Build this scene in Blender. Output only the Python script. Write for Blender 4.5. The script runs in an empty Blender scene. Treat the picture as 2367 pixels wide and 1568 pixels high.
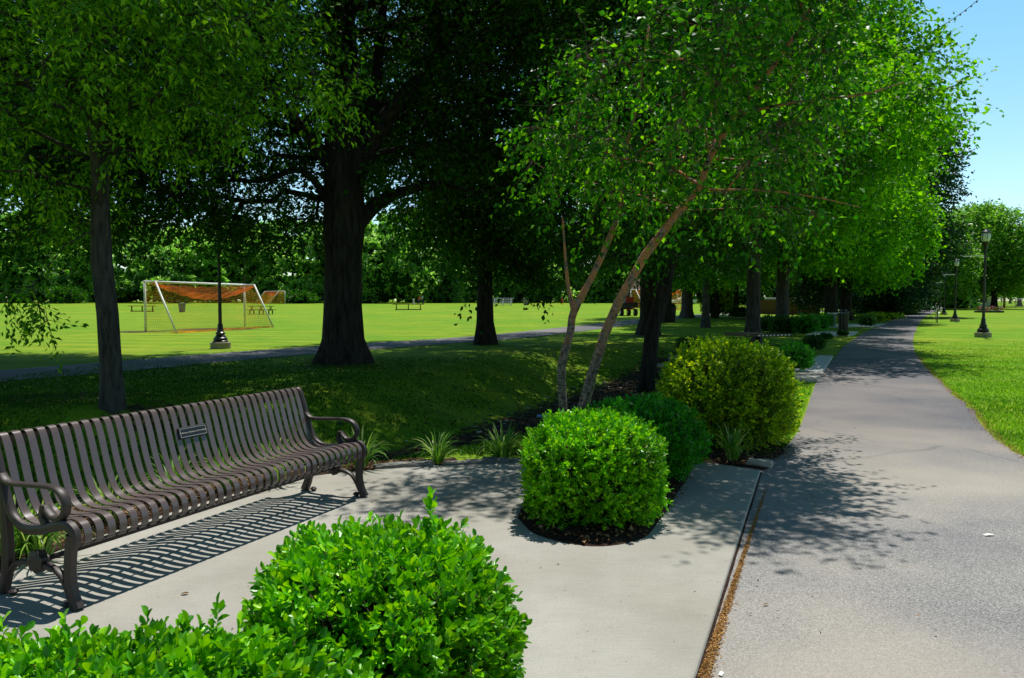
import bpy, math, random
import numpy as np
from mathutils import Vector, Matrix
random.seed(7)
RNG = np.random.default_rng(11)
PI = math.pi
scn = bpy.context.scene
COL = scn.collection

# ------------------------------------------------------------------ camera
HCAM = 1.55
FPX, CX, CY = 1810.0, 1183.5, 784.0          # focal length and centre in survey pixels
PITCH = math.atan(90 / FPX)
cam_d = bpy.data.cameras.new('camera'); cam = bpy.data.objects.new('camera', cam_d); COL.objects.link(cam)
cam.location = (0, 0, HCAM); cam.rotation_euler = (PI / 2 - PITCH, 0, 0)
cam_d.sensor_width = 36; cam_d.lens = 36 * FPX / 2367.0
cam_d.clip_start = 0.05; cam_d.clip_end = 5000
scn.camera = cam

def ray(px, py):
    u = (px - CX) / FPX; v = -(py - CY) / FPX
    c, s = math.cos(PITCH), math.sin(PITCH)
    return np.array([u, c + v * s, -s + v * c])

# ------------------------------------------------------------------ terrain
CREEK = np.array([(-30, 3), (-14, 5.2), (-9, 6.8), (-5, 8.6), (-2.6, 10.4), (-0.6, 12.8), (1.2, 17), (3.4, 22), (5.6, 26), (9, 33), (14, 45), (22, 62)], float)
def creek_dist(x, y):
    x = np.asarray(x, float); y = np.asarray(y, float)
    best = np.full(np.broadcast(x, y).shape, 1e9)
    for a, b in zip(CREEK[:-1], CREEK[1:]):
        d = b - a; L = d @ d
        t = np.clip(((x - a[0]) * d[0] + (y - a[1]) * d[1]) / L, 0, 1)
        best = np.minimum(best, np.hypot(x - a[0] - t * d[0], y - a[1] - t * d[1]))
    return best
def sstep(t):
    t = np.clip(t, 0, 1); return t * t * (3 - 2 * t)
def terr(x, y):
    x = np.asarray(x, float); y = np.asarray(y, float)
    d = creek_dist(x, y)
    depth = 0.85 * (1 - sstep((y - 21) / 9.0)) * sstep((x + 17) / 9.0)
    z = -depth * sstep(1 - (d - 0.5) / 2.9)
    yy = np.maximum(y, 1)
    z = z + 0.8 * np.clip((y - 48) / 100, 0, 1.4) * sstep((0.40 - x / yy) / 0.16)
    return z
def G(px, py, dz=0.0):
    r = ray(px, py); o = np.array([0, 0, HCAM])
    t = 1.0; prev = 0.5
    while t < 900:
        p = o + r * t
        if p[2] < terr(p[0], p[1]) + dz: break
        prev = t; t *= 1.03
    a, b = prev, t
    for _ in range(24):
        m = (a + b) / 2; p = o + r * m
        if p[2] < terr(p[0], p[1]) + dz: b = m
        else: a = m
    p = o + r * b
    return (float(p[0]), float(p[1]), float(terr(p[0], p[1])))
def P(px, py, Y):
    r = ray(px, py); t = Y / r[1]
    return np.array([r[0] * t, Y, HCAM + r[2] * t])

# ------------------------------------------------------------------ materials
def newmat(name):
    m = bpy.data.materials.new(name); m.use_nodes = True
    nt = m.node_tree; nt.nodes.clear()
    out = nt.nodes.new('ShaderNodeOutputMaterial')
    return m, nt, out
def N(nt, typ, **kw):
    n = nt.nodes.new(typ)
    for k, v in kw.items():
        if k in n.inputs: n.inputs[k].default_value = v
        else: setattr(n, k, v)
    return n
def ramp(nt, src, stops):
    r = nt.nodes.new('ShaderNodeValToRGB'); cr = r.color_ramp
    while len(cr.elements) < len(stops): cr.elements.new(0.5)
    for e, (p, c) in zip(cr.elements, stops):
        e.position = p; e.color = (*c, 1)
    nt.links.new(src, r.inputs['Fac']); return r
def mixc(nt, fac, a, b, mode='MIX'):
    m = nt.nodes.new('ShaderNodeMix'); m.data_type = 'RGBA'; m.blend_type = mode
    for sock, v in ((m.inputs[0], fac), (m.inputs[6], a), (m.inputs[7], b)):
        if hasattr(v, 'links') or hasattr(v, 'is_linked'): nt.links.new(v, sock)
        elif isinstance(v, (int, float)): sock.default_value = v
        else: sock.default_value = (*v, 1)
    return m.outputs[2]
def noise(nt, vec, scale, detail=4, rough=0.55):
    n = N(nt, 'ShaderNodeTexNoise'); n.inputs['Scale'].default_value = scale
    n.inputs['Detail'].default_value = detail; n.inputs['Roughness'].default_value = rough
    nt.links.new(vec, n.inputs['Vector']); return n.outputs['Fac']
def coords(nt, kind='Object', scale=None):
    t = nt.nodes.new('ShaderNodeTexCoord'); o = t.outputs[kind]
    if scale:
        mp = nt.nodes.new('ShaderNodeMapping'); mp.inputs['Scale'].default_value = scale
        nt.links.new(o, mp.inputs['Vector']); o = mp.outputs[0]
    return o
def princ(nt, out, col, rough=0.7, bump=None, bstr=0.3, bdist=0.02, metal=0, spec=0.4, coat=0):
    b = nt.nodes.new('ShaderNodeBsdfPrincipled')
    if hasattr(col, 'is_linked'): nt.links.new(col, b.inputs['Base Color'])
    else: b.inputs['Base Color'].default_value = (*col, 1)
    if hasattr(rough, 'is_linked'): nt.links.new(rough, b.inputs['Roughness'])
    else: b.inputs['Roughness'].default_value = rough
    b.inputs['Metallic'].default_value = metal
    b.inputs['Specular IOR Level'].default_value = spec
    b.inputs['Coat Weight'].default_value = coat
    if bump is not None:
        bp = nt.nodes.new('ShaderNodeBump'); bp.inputs['Strength'].default_value = bstr; bp.inputs['Distance'].default_value = bdist
        nt.links.new(bump, bp.inputs['Height']); nt.links.new(bp.outputs[0], b.inputs['Normal'])
    nt.links.new(b.outputs[0], out.inputs[0]); return b
MT = {}
def plain(name, col, rough=0.6, metal=0, var=0.15, spec=0.4, nscale=12):
    m, nt, out = newmat(name)
    v = coords(nt); n = noise(nt, v, nscale, 5)
    lo = tuple(c * (1 - var) for c in col); hi = tuple(min(1, c * (1 + var)) for c in col)
    r = ramp(nt, n, [(0.3, lo), (0.7, hi)])
    princ(nt, out, r.outputs[0], rough, bump=n, bstr=0.08, bdist=0.005, metal=metal, spec=spec)
    MT[name] = m; return m
def leafmat(name, cols, trans, tmix=0.4, rough=0.4, spec=0.5, big=0.6):
    """cols: dark..light stops for random per leaf"""
    m, nt, out = newmat(name)
    g = nt.nodes.new('ShaderNodeNewGeometry')
    r = ramp(nt, g.outputs['Random Per Island'], [(i / (len(cols) - 1), c) for i, c in enumerate(cols)])
    v = coords(nt, 'Object'); n = noise(nt, v, big, 2)
    sh = ramp(nt, n, [(0.3, (0.55, 0.62, 0.6)), (0.7, (1.3, 1.22, 1.0))])
    c = mixc(nt, 1.0, r.outputs[0], sh.outputs[0], 'MULTIPLY')
    b = princ(nt, out, c, rough, spec=spec)
    tr = nt.nodes.new('ShaderNodeBsdfTranslucent')
    tc = mixc(nt, 1.0, c, trans, 'MULTIPLY'); nt.links.new(tc, tr.inputs['Color'])
    mx = nt.nodes.new('ShaderNodeMixShader'); mx.inputs[0].default_value = tmix
    nt.links.new(b.outputs[0], mx.inputs[1]); nt.links.new(tr.outputs[0], mx.inputs[2]); nt.links.new(mx.outputs[0], out.inputs[0])
    MT[name] = m; return m
def barkmat(name, dark, light, ridge=9, patch=None, zs=0.18, bstr=0.9, pz=None):
    m, nt, out = newmat(name)
    v = coords(nt, 'Object', (ridge, ridge, ridge * zs)); n = noise(nt, v, 1.6, 8, 0.65)
    r = ramp(nt, n, [(0.35, dark), (0.62, light)])
    c = r.outputs[0]
    if patch:
        v2 = coords(nt, 'Object', (5, 5, 2.4)); n2 = noise(nt, v2, 2.2, 5, 0.6)
        f = ramp(nt, n2, [(0.42, (0, 0, 0)), (0.52, (1, 1, 1))])
        fac = f.outputs[0]
        if pz is not None:
            sz = nt.nodes.new('ShaderNodeSeparateXYZ'); nt.links.new(coords(nt), sz.inputs[0]); rz_ = ramp(nt, sz.outputs['Z'], [(0, (0, 0, 0)), (1, (1, 1, 1))])
            mr = nt.nodes.new('ShaderNodeMapRange'); nt.links.new(sz.outputs['Z'], mr.inputs[0]); mr.inputs[1].default_value = pz[0]; mr.inputs[2].default_value = pz[1]
            fac = mixc(nt, 1.0, fac, mr.outputs[0], 'MULTIPLY')
        c = mixc(nt, fac, c, patch)
    princ(nt, out, c, 0.9, bump=n, bstr=bstr, bdist=0.04, spec=0.15)
    MT[name] = m; return m

leafmat('leaf_oak', [(.016, .060, .003), (.028, .10, .004), (.055, .17, .006)], (1.4, 2.0, .5), 0.30, rough=.6, spec=.25)
leafmat('leaf_left', [(.04, .17, .003), (.13, .37, .004), (.42, .72, .015)], (1.5, 1.7, .4), 0.36, rough=.5, spec=.3)
leafmat('leaf_birch', [(.012, .10, .002), (.03, .20, .003), (.07, .30, .004), (.24, .62, .01)], (1.6, 1.5, .25), 0.5, rough=.42, spec=.35)  # lightest stop puts sunlit highlights into the colour of some leaves
leafmat('leaf_syca', [(.04, .20, .002), (.11, .40, .004), (.28, .62, .01)], (1.6, 1.5, .25), 0.48, rough=.5, spec=.3)
leafmat('leaf_dark', [(.012, .055, .012), (.02, .08, .015), (.035, .11, .02)], (1.2, 1.7, .6), 0.3)
leafmat('leaf_mid', [(.018, .085, .004), (.035, .14, .006), (.07, .22, .01)], (1.3, 1.6, .4), 0.34, rough=.5, spec=.3)
leafmat('leaf_wood', [(.10, .28, .03), (.20, .45, .08), (.55, .80, .38)], (1.3, 1.4, .6), 0.6, big=.12)
leafmat('leaf_field', [(.07, .22, .015), (.14, .36, .03), (.32, .58, .10)], (1.3, 1.4, .5), 0.45, big=.3)
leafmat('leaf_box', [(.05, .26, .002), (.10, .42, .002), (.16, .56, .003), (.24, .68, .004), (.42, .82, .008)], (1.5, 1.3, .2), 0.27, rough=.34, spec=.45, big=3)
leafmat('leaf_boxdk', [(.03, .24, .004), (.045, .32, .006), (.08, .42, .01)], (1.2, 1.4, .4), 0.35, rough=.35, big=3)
leafmat('leaf_gold', [(.06, .20, .003), (.18, .40, .004), (.38, .62, .006), (.70, .86, .012)], (1.3, 1.2, .3), 0.42, rough=.45, big=3)
leafmat('leaf_shrub', [(.02, .10, .01), (.035, .15, .015), (.06, .2, .02)], (1.2, 1.6, .5), 0.3, big=3)
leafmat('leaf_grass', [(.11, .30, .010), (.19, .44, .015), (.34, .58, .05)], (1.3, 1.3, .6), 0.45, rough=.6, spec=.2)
leafmat('leaf_grass_shade', [(.025, .085, .004), (.045, .135, .006), (.08, .20, .010)], (1.2, 1.3, .5), 0.3, rough=.6, spec=.2)  # darker copy of leaf_grass, the banks' shade put into its colour
leafmat('leaf_liriope', [(.07, .24, .02), (.16, .38, .03), (.62, .70, .28)], (1.2, 1.3, .6), 0.35, rough=.4, spec=.4)
leafmat('petal_pink', [(.45, .03, .10), (.7, .10, .2), (.75, .25, .3)], (1, 1, 1), 0.3)
leafmat('petal_white', [(.5, .5, .5), (.7, .7, .7), (.8, .8, .8)], (1, 1, 1), 0.3)
leafmat('dry_leaf', [(.10, .05, .02), (.22, .12, .05), (.40, .27, .14)], (1, 1, 1), 0.15, rough=.7, spec=.2)
leafmat('orange_litter', [(.22, .10, .03), (.50, .24, .07), (.68, .46, .24)], (1, 1, 1), 0.1, rough=.8, spec=.1)
barkmat('bark_oak', (.012, .010, .009), (.052, .043, .035), 7)
barkmat('bark_grey', (.030, .028, .027), (.105, .092, .085), 9)
barkmat('bark_birch', (.03, .024, .022), (.42, .34, .28), 13, patch=(.62, .27, .12), zs=1.4, bstr=1.0, pz=(.7, 1.9))
plain('black_metal', (.012, .012, .013), .35, 0, .2, .5)
plain('iron_brown', (.036, .025, .023), .5, 0, .08, .5, 40)
plain('slat_brown', (.118, .088, .084), .26, 0, .06, .55, 25)
plain('white_paint', (.78, .78, .76), .4)
leafmat('net_orange', [(.85, .16, .03), (.95, .24, .05)], (1, 1, 1), .4, rough=.7)
leafmat('net_yellow', [(.85, .36, .03), (.9, .45, .05)], (1, 1, 1), .4, rough=.7)
plain('net_white', (.7, .66, .6), .7)
plain('wood_brown', (.10, .05, .03), .8)
plain('alu', (.62, .65, .68), .4, .3)
plain('grey_can', (.16, .16, .17), .6)
plain('red_paint', (.75, .05, .03), .35)
plain('skin', (.45, .26, .18), .6)
plain('red_cloth', (.95, .03, .03), .8)
plain('blue_cloth', (.50, .62, .95), .8)
plain('navy_cloth', (.03, .05, .13), .8)
plain('hair_dark', (.02, .015, .01), .8)
plain('globe', (.75, .78, .80), .25)
plain('concrete_lamp', (.30, .26, .21), .9, 0, .15, .2, 9)
plain('brick_wall', (.30, .13, .08), .9)
plain('tan_wall', (.20, .12, .075), .9)
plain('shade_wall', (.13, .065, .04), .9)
plain('roof_dark', (.05, .045, .04), .9)
plain('roof_brown', (.09, .05, .035), .9)
plain('glass_dark', (.03, .04, .05), .15)
plain('stone', (.22, .215, .20), .9, 0, .3, .2, 14)
plain('stone_dark', (.07, .065, .055), .9, 0, .3, .2, 14)
plain('pale_slab', (.62, .61, .57), .85, 0, .10, .2, 5)
plain('stone_tan', (.50, .44, .36), .9, 0, .2, .2, 9)
plain('stone_blue', (.22, .24, .30), .8, 0, .2)
plain('rubber', (.012, .012, .012), .8)
plain('plastic_blue', (.25, .45, .75), .25)
plain('paper', (.8, .78, .72), .8)
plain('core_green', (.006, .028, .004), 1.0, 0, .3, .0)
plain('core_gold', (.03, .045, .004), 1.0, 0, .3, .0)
plain('pole_wood', (.20, .16, .13), .9)
plain('fence_grey', (.20, .21, .23), .8)
plain('plaque_black', (.012, .012, .014), .35)
plain('plaque_line', (.62, .60, .52), .4)
plain('twig', (.16, .11, .08), .9)

def mat_grass():
    m, nt, out = newmat('grass_ground')
    v = coords(nt, 'Object')
    fine = noise(nt, v, 22, 8, .7); mid = noise(nt, v, 1.3, 4); big = noise(nt, v, .10, 3)
    c1 = ramp(nt, fine, [(.28, (.070, .17, .010)), (.5, (.145, .31, .013)), (.72, (.23, .43, .03))])
    c2 = ramp(nt, mid, [(.35, (.82, .90, .9)), (.7, (1.18, 1.06, 1.0))])
    a = mixc(nt, 1.0, c1.outputs[0], c2.outputs[0], 'MULTIPLY')
    f3 = ramp(nt, big, [(.42, (0, 0, 0)), (.68, (1, 1, 1))])
    a2 = mixc(nt, f3.outputs[0], a, mixc(nt, 1.0, a, (1.65, 1.10, 1.4), 'MULTIPLY'))
    # straw streaks far out
    vs = coords(nt, 'Object', (.05, .6, 1)); st = noise(nt, vs, 1.5, 3)
    f4 = ramp(nt, st, [(.45, (0, 0, 0)), (.75, (.5, .5, .5))])
    a3 = mixc(nt, f4.outputs[0], a2, (.30, .36, .05))
    wv = N(nt, 'ShaderNodeTexWave'); wv.wave_type = 'BANDS'; wv.bands_direction = 'Y'; wv.inputs['Scale'].default_value = .16; wv.inputs['Distortion'].default_value = 1.2; wv.inputs['Detail'].default_value = 2
    mpw = nt.nodes.new('ShaderNodeMapping'); mpw.inputs['Rotation'].default_value = (0, 0, .25); nt.links.new(v, mpw.inputs['Vector']); nt.links.new(mpw.outputs[0], wv.inputs['Vector'])
    fw = ramp(nt, wv.outputs['Fac'], [(.35, (.86, .93, .9)), (.65, (1.10, 1.04, 1.05))]); a3 = mixc(nt, 1.0, a3, fw.outputs[0], 'MULTIPLY')
    pt = ramp(nt, noise(nt, v, .45, 5, .65), [(.30, (.72, .86, .8)), (.5, (1, 1, 1)), (.75, (1.25, 1.06, 1.3))]); a3 = mixc(nt, 1.0, a3, pt.outputs[0], 'MULTIPLY')
    # vertex colour "soil": creek bed and bare patches
    at = nt.nodes.new('ShaderNodeAttribute'); at.attribute_name = 'soil'
    sn = noise(nt, v, 5, 6, .7); ad = N(nt, 'ShaderNodeMath', operation='ADD'); nt.links.new(at.outputs['Fac'], ad.inputs[0])
    sb = N(nt, 'ShaderNodeMath', operation='MULTIPLY_ADD'); nt.links.new(sn, sb.inputs[0]); sb.inputs[1].default_value = 1.2; sb.inputs[2].default_value = -.6
    nt.links.new(sb.outputs[0], ad.inputs[1])
    fs = ramp(nt, ad.outputs[0], [(.42, (0, 0, 0)), (.6, (1, 1, 1))])
    soil = ramp(nt, noise(nt, v, 9, 8, .75), [(.35, (.030, .022, .014)), (.55, (.075, .055, .034)), (.72, (.18, .14, .09))])
    a4 = mixc(nt, fs.outputs[0], a3, soil.outputs[0])
    princ(nt, out, a4, .95, bump=fine, bstr=.7, bdist=.05, spec=.08)
    return m
def mat_asphalt():
    m, nt, out = newmat('asphalt')
    v = coords(nt, 'Object')
    sp = noise(nt, v, 130, 4, .85); mid = noise(nt, v, 1.1, 5); big = noise(nt, v, .35, 3)
    c = ramp(nt, sp, [(.36, (.07, .07, .07)), (.5, (.235, .23, .225)), (.64, (.50, .485, .46))])
    t = ramp(nt, mid, [(.3, (.86, .87, .9)), (.7, (1.12, 1.1, 1.06))])
    a = mixc(nt, 1.0, c.outputs[0], t.outputs[0], 'MULTIPLY')
    f = ramp(nt, big, [(.42, (0, 0, 0)), (.62, (.72, .72, .72))])
    a = mixc(nt, f.outputs[0], a, (.45, .40, .33))
    # cracks
    vd = N(nt, 'ShaderNodeTexVoronoi'); vd.feature = 'DISTANCE_TO_EDGE'; vd.inputs['Scale'].default_value = .38
    wn = nt.nodes.new('ShaderNodeTexNoise'); wn.inputs['Scale'].default_value = 2.5; wn.inputs['Detail'].default_value = 5
    nt.links.new(v, wn.inputs['Vector'])
    wv = mixc(nt, .12, v, wn.outputs['Color']); nt.links.new(wv, vd.inputs['Vector'])
    cr = ramp(nt, vd.outputs['Distance'], [(.0, (1, 1, 1)), (.006, (0, 0, 0))])
    msk = ramp(nt, noise(nt, v, .6, 2), [(.52, (0, 0, 0)), (.62, (.38, .38, .38))])
    ff = mixc(nt, 1.0, cr.outputs[0], msk.outputs[0], 'MULTIPLY')
    a = mixc(nt, ff, a, (.06, .06, .06))
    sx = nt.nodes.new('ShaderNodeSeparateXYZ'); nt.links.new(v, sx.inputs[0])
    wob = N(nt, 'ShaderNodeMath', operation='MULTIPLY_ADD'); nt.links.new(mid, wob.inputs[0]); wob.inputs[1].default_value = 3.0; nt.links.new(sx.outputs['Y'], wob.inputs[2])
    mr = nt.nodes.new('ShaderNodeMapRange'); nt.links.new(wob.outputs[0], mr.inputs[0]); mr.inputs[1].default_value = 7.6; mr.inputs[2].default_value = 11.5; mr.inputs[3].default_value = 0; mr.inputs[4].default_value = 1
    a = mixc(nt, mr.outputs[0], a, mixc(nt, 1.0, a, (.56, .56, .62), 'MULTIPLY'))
    princ(nt, out, a, .9, bump=sp, bstr=.3, bdist=.004, spec=.2)
    return m
def mat_concrete():
    m, nt, out = newmat('concrete')
    v = coords(nt, 'Object')
    sp = noise(nt, v, 160, 3, .8); mid = noise(nt, v, 2.2, 6, .6); big = noise(nt, v, .5, 4)
    c = ramp(nt, sp, [(.3, (.34, .325, .29)), (.5, (.41, .395, .35)), (.7, (.475, .46, .41))])
    t = ramp(nt, mid, [(.3, (.88, .88, .87)), (.7, (1.06, 1.06, 1.06))])
    a = mixc(nt, 1.0, c.outputs[0], t.outputs[0], 'MULTIPLY')
    br = noise(nt, coords(nt, 'Object', (1.2, 26, 1)), 6, 3); tb = ramp(nt, br, [(.35, (.95, .95, .95)), (.65, (1.03, 1.03, 1.03))]); a = mixc(nt, 1.0, a, tb.outputs[0], 'MULTIPLY')
    sp2 = ramp(nt, noise(nt, v, 34, 2, .5), [(.24, (.62, .60, .56)), (.30, (1, 1, 1))]); a = mixc(nt, 1.0, a, sp2.outputs[0], 'MULTIPLY')
    t2 = ramp(nt, big, [(.35, (.80, .78, .73)), (.6, (1.02, 1.02, 1.02))])
    a = mixc(nt, 1.0, a, t2.outputs[0], 'MULTIPLY')
    princ(nt, out, a, .85, bump=sp, bstr=.25, bdist=.003, spec=.25)
    return m
def mat_mulch():
    m, nt, out = newmat('mulch')
    v = coords(nt, 'Object'); n = noise(nt, v, 28, 8, .8)
    c = ramp(nt, n, [(.35, (.018, .010, .007)), (.55, (.075, .042, .028)), (.75, (.26, .17, .12))])
    princ(nt, out, c.outputs[0], .95, bump=n, bstr=1, bdist=.03, spec=.1)
    return m
MT['grass'] = mat_grass(); MT['asphalt'] = mat_asphalt(); MT['concrete'] = mat_concrete(); MT['mulch'] = mat_mulch()

# ------------------------------------------------------------------ mesh helpers
class MB:
    def __init__(self): self.v = []; self.f = []
    def add(self, vs, fs):
        o = len(self.v); self.v += [tuple(map(float, p)) for p in vs]; self.f += [tuple(i + o for i in f) for f in fs]; return self
    def box(self, c, s, rz=0, rx=0, ry=0, bev=0):
        hx, hy, hz = s[0] / 2, s[1] / 2, s[2] / 2
        M = Matrix.Rotation(rz, 3, 'Z') @ Matrix.Rotation(ry, 3, 'Y') @ Matrix.Rotation(rx, 3, 'X')
        if bev > 0:
            b = min(bev, hx * .9, hy * .9, hz * .9)
            vs = []
            for z, k in ((-hz, 1), (-hz + b, 0), (hz - b, 0), (hz, 1)):
                e = b if k else 0
                x, y = hx - e, hy - e; q = b if not k else b * .6
                vs += [(x - q, y, z), (-x + q, y, z), (-x, y - q, z), (-x, -y + q, z), (-x + q, -y, z), (x - q, -y, z), (x, -y + q, z), (x, y - q, z)]
            fs = [tuple(range(7, -1, -1)), tuple(range(24, 32))]
            for r in range(3):
                for i in range(8):
                    j = (i + 1) % 8; fs.append((r * 8 + i, r * 8 + j, r * 8 + 8 + j, r * 8 + 8 + i))
        else:
            vs = [(sx * hx, sy * hy, sz * hz) for sz in (-1, 1) for sx, sy in ((-1, -1), (1, -1), (1, 1), (-1, 1))]
            fs = [(3, 2, 1, 0), (4, 5, 6, 7), (0, 1, 5, 4), (1, 2, 6, 5), (2, 3, 7, 6), (3, 0, 4, 7)]
        c = Vector(c)
        return self.add([M @ Vector(p) + c for p in vs], fs)
    def tube(self, pts, rad, n=8, cap=True, wob=0, seed=0, flare=None):
        pts = [Vector(p) for p in pts]
        if not hasattr(rad, '__len__'): rad = [rad] * len(pts)
        t0 = (pts[1] - pts[0]).normalized()
        up = Vector((0, 0, 1)) if abs(t0.z) < .9 else Vector((0, 1, 0))
        nx = t0.cross(up).normalized(); vs = []
        rr = random.Random(seed); ph = [rr.random() * 6.28 for _ in range(4)]
        for i, p in enumerate(pts):
            t = (pts[min(i + 1, len(pts) - 1)] - pts[max(i - 1, 0)]).normalized()
            nx = (nx - t * nx.dot(t)).normalized(); ny = t.cross(nx)
            for k in range(n):
                a = 2 * PI * k / n; r = rad[i]
                if wob: r *= 1 + wob * (math.sin(3 * a + ph[0] + i * .25) * .5 + math.sin(5 * a + ph[1] - i * .35) * .35 + math.sin(2 * a + ph[2] + i * .8) * .3)
                if flare: r *= 1 + flare[i] * (.55 + .45 * math.sin(5 * a + ph[3]))
                vs.append(p + nx * (math.cos(a) * r) + ny * (math.sin(a) * r))
        fs = []
        for i in range(len(pts) - 1):
            for k in range(n):
                j = (k + 1) % n; fs.append((i * n + k, i * n + j, (i + 1) * n + j, (i + 1) * n + k))
        if cap: fs.append(tuple(range(n - 1, -1, -1))); fs.append(tuple(range((len(pts) - 1) * n, len(pts) * n)))
        return self.add(vs, fs)
    def lathe(self, prof, c=(0, 0, 0), n=20, flute=0):
        vs = []; fs = []
        for r, z in prof:
            for k in range(n):
                a = 2 * PI * k / n; q = r * (1 - (flute if k % 2 else 0))
                vs.append((c[0] + q * math.cos(a), c[1] + q * math.sin(a), c[2] + z))
        for i in range(len(prof) - 1):
            for k in range(n):
                j = (k + 1) % n; fs.append((i * n + k, i * n + j, (i + 1) * n + j, (i + 1) * n + k))
        fs.append(tuple(range(n - 1, -1, -1))); fs.append(tuple(range((len(prof) - 1) * n, len(prof) * n)))
        return self.add(vs, fs)
    def prism(self, poly, z0, z1, inset=0):
        n = len(poly)
        vs = [(p[0], p[1], z0) for p in poly] + [(p[0], p[1], z1) for p in poly]
        fs = [tuple(range(n - 1, -1, -1)), tuple(range(n, 2 * n))] + [(i, (i + 1) % n, n + (i + 1) % n, n + i) for i in range(n)]
        return self.add(vs, fs)
    def build(self, name, mat, parent=None, smooth=False):
        me = bpy.data.meshes.new(name); me.from_pydata(self.v, [], self.f)
        o = bpy.data.objects.new(name, me); COL.objects.link(o)
        me.materials.append(MT[mat] if isinstance(mat, str) else mat)
        if smooth: me.polygons.foreach_set('use_smooth', [True] * len(me.polygons))
        if parent: o.parent = parent
        return o
def smooth_by_angle(o, ang=.6):
    bm_me = o.data
    bm_me.polygons.foreach_set('use_smooth', [True] * len(bm_me.polygons))
    try: bm_me.set_sharp_from_angle(angle=ang)
    except Exception: pass
    return o
def fastmesh(name, co, faces_idx, k, mat, parent=None, smooth=False):
    """co (n,3) array, faces_idx (m,k) int array"""
    me = bpy.data.meshes.new(name)
    me.vertices.add(len(co)); me.vertices.foreach_set('co', np.ascontiguousarray(co, dtype=np.float32).ravel())
    m = len(faces_idx)
    me.loops.add(m * k); me.loops.foreach_set('vertex_index', np.ascontiguousarray(faces_idx, dtype=np.int32).ravel())
    me.polygons.add(m); me.polygons.foreach_set('loop_start', np.arange(0, m * k, k, dtype=np.int32))
    me.update(calc_edges=True)
    if smooth: me.polygons.foreach_set('use_smooth', np.ones(m, dtype=bool))
    o = bpy.data.objects.new(name, me); COL.objects.link(o)
    me.materials.append(MT[mat] if isinstance(mat, str) else mat)
    if parent: o.parent = parent
    return o
def fastmesh2(name, co, f, co2, f2, m1, m2, parent):
    o = fastmesh(name, np.concatenate([co, co2]), np.concatenate([f, f2 + len(co)]), 3, m1, parent)
    o.data.materials.append(MT[m2]); mi = np.zeros(len(f) + len(f2), np.int32); mi[len(f):] = 1
    o.data.polygons.foreach_set('material_index', mi); return o
def tag(o, label=None, cat=None, group=None, kind=None):
    if label: o['label'] = label
    if cat: o['category'] = cat
    if group: o['group'] = group
    if kind: o['kind'] = kind
    return o
def empty(name, loc=(0, 0, 0), rz=0):
    o = bpy.data.objects.new(name, None); COL.objects.link(o); o.location = loc; o.rotation_euler = (0, 0, rz)
    o.empty_display_size = .1
    return o
def copy_tree(o, parent=None):
    c = o.copy(); COL.objects.link(c); c.parent = parent
    for ch in list(o.children): copy_tree(ch, c)
    return c

def unit(a): return a / np.maximum(np.linalg.norm(a, axis=-1, keepdims=True), 1e-9)
def leaf_geo(pos, axis, size, aspect=.5, upbias=.7, kind='rhomb', rng=RNG):
    """leaf blades starting at pos, pointing along axis"""
    n = len(pos); axis = unit(axis)
    nr = unit(rng.normal(size=(n, 3)) * .6 + np.array([0, 0, upbias]))
    side = unit(np.cross(axis, nr)); nrm = np.cross(side, axis)
    L = size * rng.uniform(.65, 1.25, (n, 1)); W = L * aspect * .5 * rng.uniform(.8, 1.2, (n, 1))
    fold = W * .45
    if kind == 'rhomb':
        b = pos; t = pos + axis * L - nrm * L * .12
        l = pos + axis * L * .48 + side * W + nrm * fold; r = pos + axis * L * .48 - side * W + nrm * fold
        co = np.stack([b, r, t, l], 1).reshape(-1, 3)
        i = np.arange(n)[:, None] * 4
        f = np.concatenate([i + [0, 1, 2], i + [0, 2, 3]], 1).reshape(-1, 3)
    elif kind == 'star':     # five-pointed maple like blade
        b = pos; pts = [b]
        for u, w in ((.12, .95), (.42, .45), (.62, .85), (.72, .30)):
            pts.append(pos + axis * L * u - side * W * w * 1.25 + nrm * fold * w)
        pts.append(pos + axis * L)
        for u, w in ((.72, .30), (.62, .85), (.42, .45), (.12, .95)):
            pts.append(pos + axis * L * u + side * W * w * 1.25 + nrm * fold * w)
        co = np.stack(pts, 1).reshape(-1, 3)
        i = np.arange(n)[:, None] * 10
        f = np.concatenate([i + [0, 1, 2], i + [0, 2, 5], i + [2, 3, 4], i + [2, 4, 5], i + [0, 5, 8], i + [0, 8, 9], i + [5, 6, 8], i + [6, 7, 8]], 1).reshape(-1, 3)
    else:                    # 'oval' eight vertex folded blade
        pts = [pos, pos + axis * L * .5 - nrm * L * .02, pos + axis * L - nrm * L * .10]
        for s in (1, -1):
            pts += [pos + axis * L * .28 + side * s * W * .72 + nrm * fold * .8, pos + axis * L * .62 + side * s * W + nrm * fold * .9, pos + axis * L * .86 + side * s * W * .62 + nrm * fold * .4]
        co = np.stack(pts, 1).reshape(-1, 3)
        i = np.arange(n)[:, None] * 9
        f = np.concatenate([i + [0, 3, 1], i + [1, 3, 4], i + [1, 4, 5], i + [1, 5, 2], i + [0, 1, 6], i + [1, 7, 6], i + [1, 8, 7], i + [1, 2, 8]], 1).reshape(-1, 3)
    return co, f
def twig_geo(a, b, r):
    """thin three-sided cones from a to b"""
    n = len(a); d = unit(b - a)
    s = unit(np.cross(d, np.array([.3, .2, 1.0]))); t = np.cross(d, s)
    pts = []
    for k in range(3):
        an = 2 * PI * k / 3; pts.append(a + (s * math.cos(an) + t * math.sin(an)) * r)
    pts.append(b)
    co = np.stack(pts, 1).reshape(-1, 3); i = np.arange(n)[:, None] * 4
    f = np.concatenate([i + [0, 1, 3], i + [1, 2, 3], i + [2, 0, 3]], 1).reshape(-1, 3)
    return co, f

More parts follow.
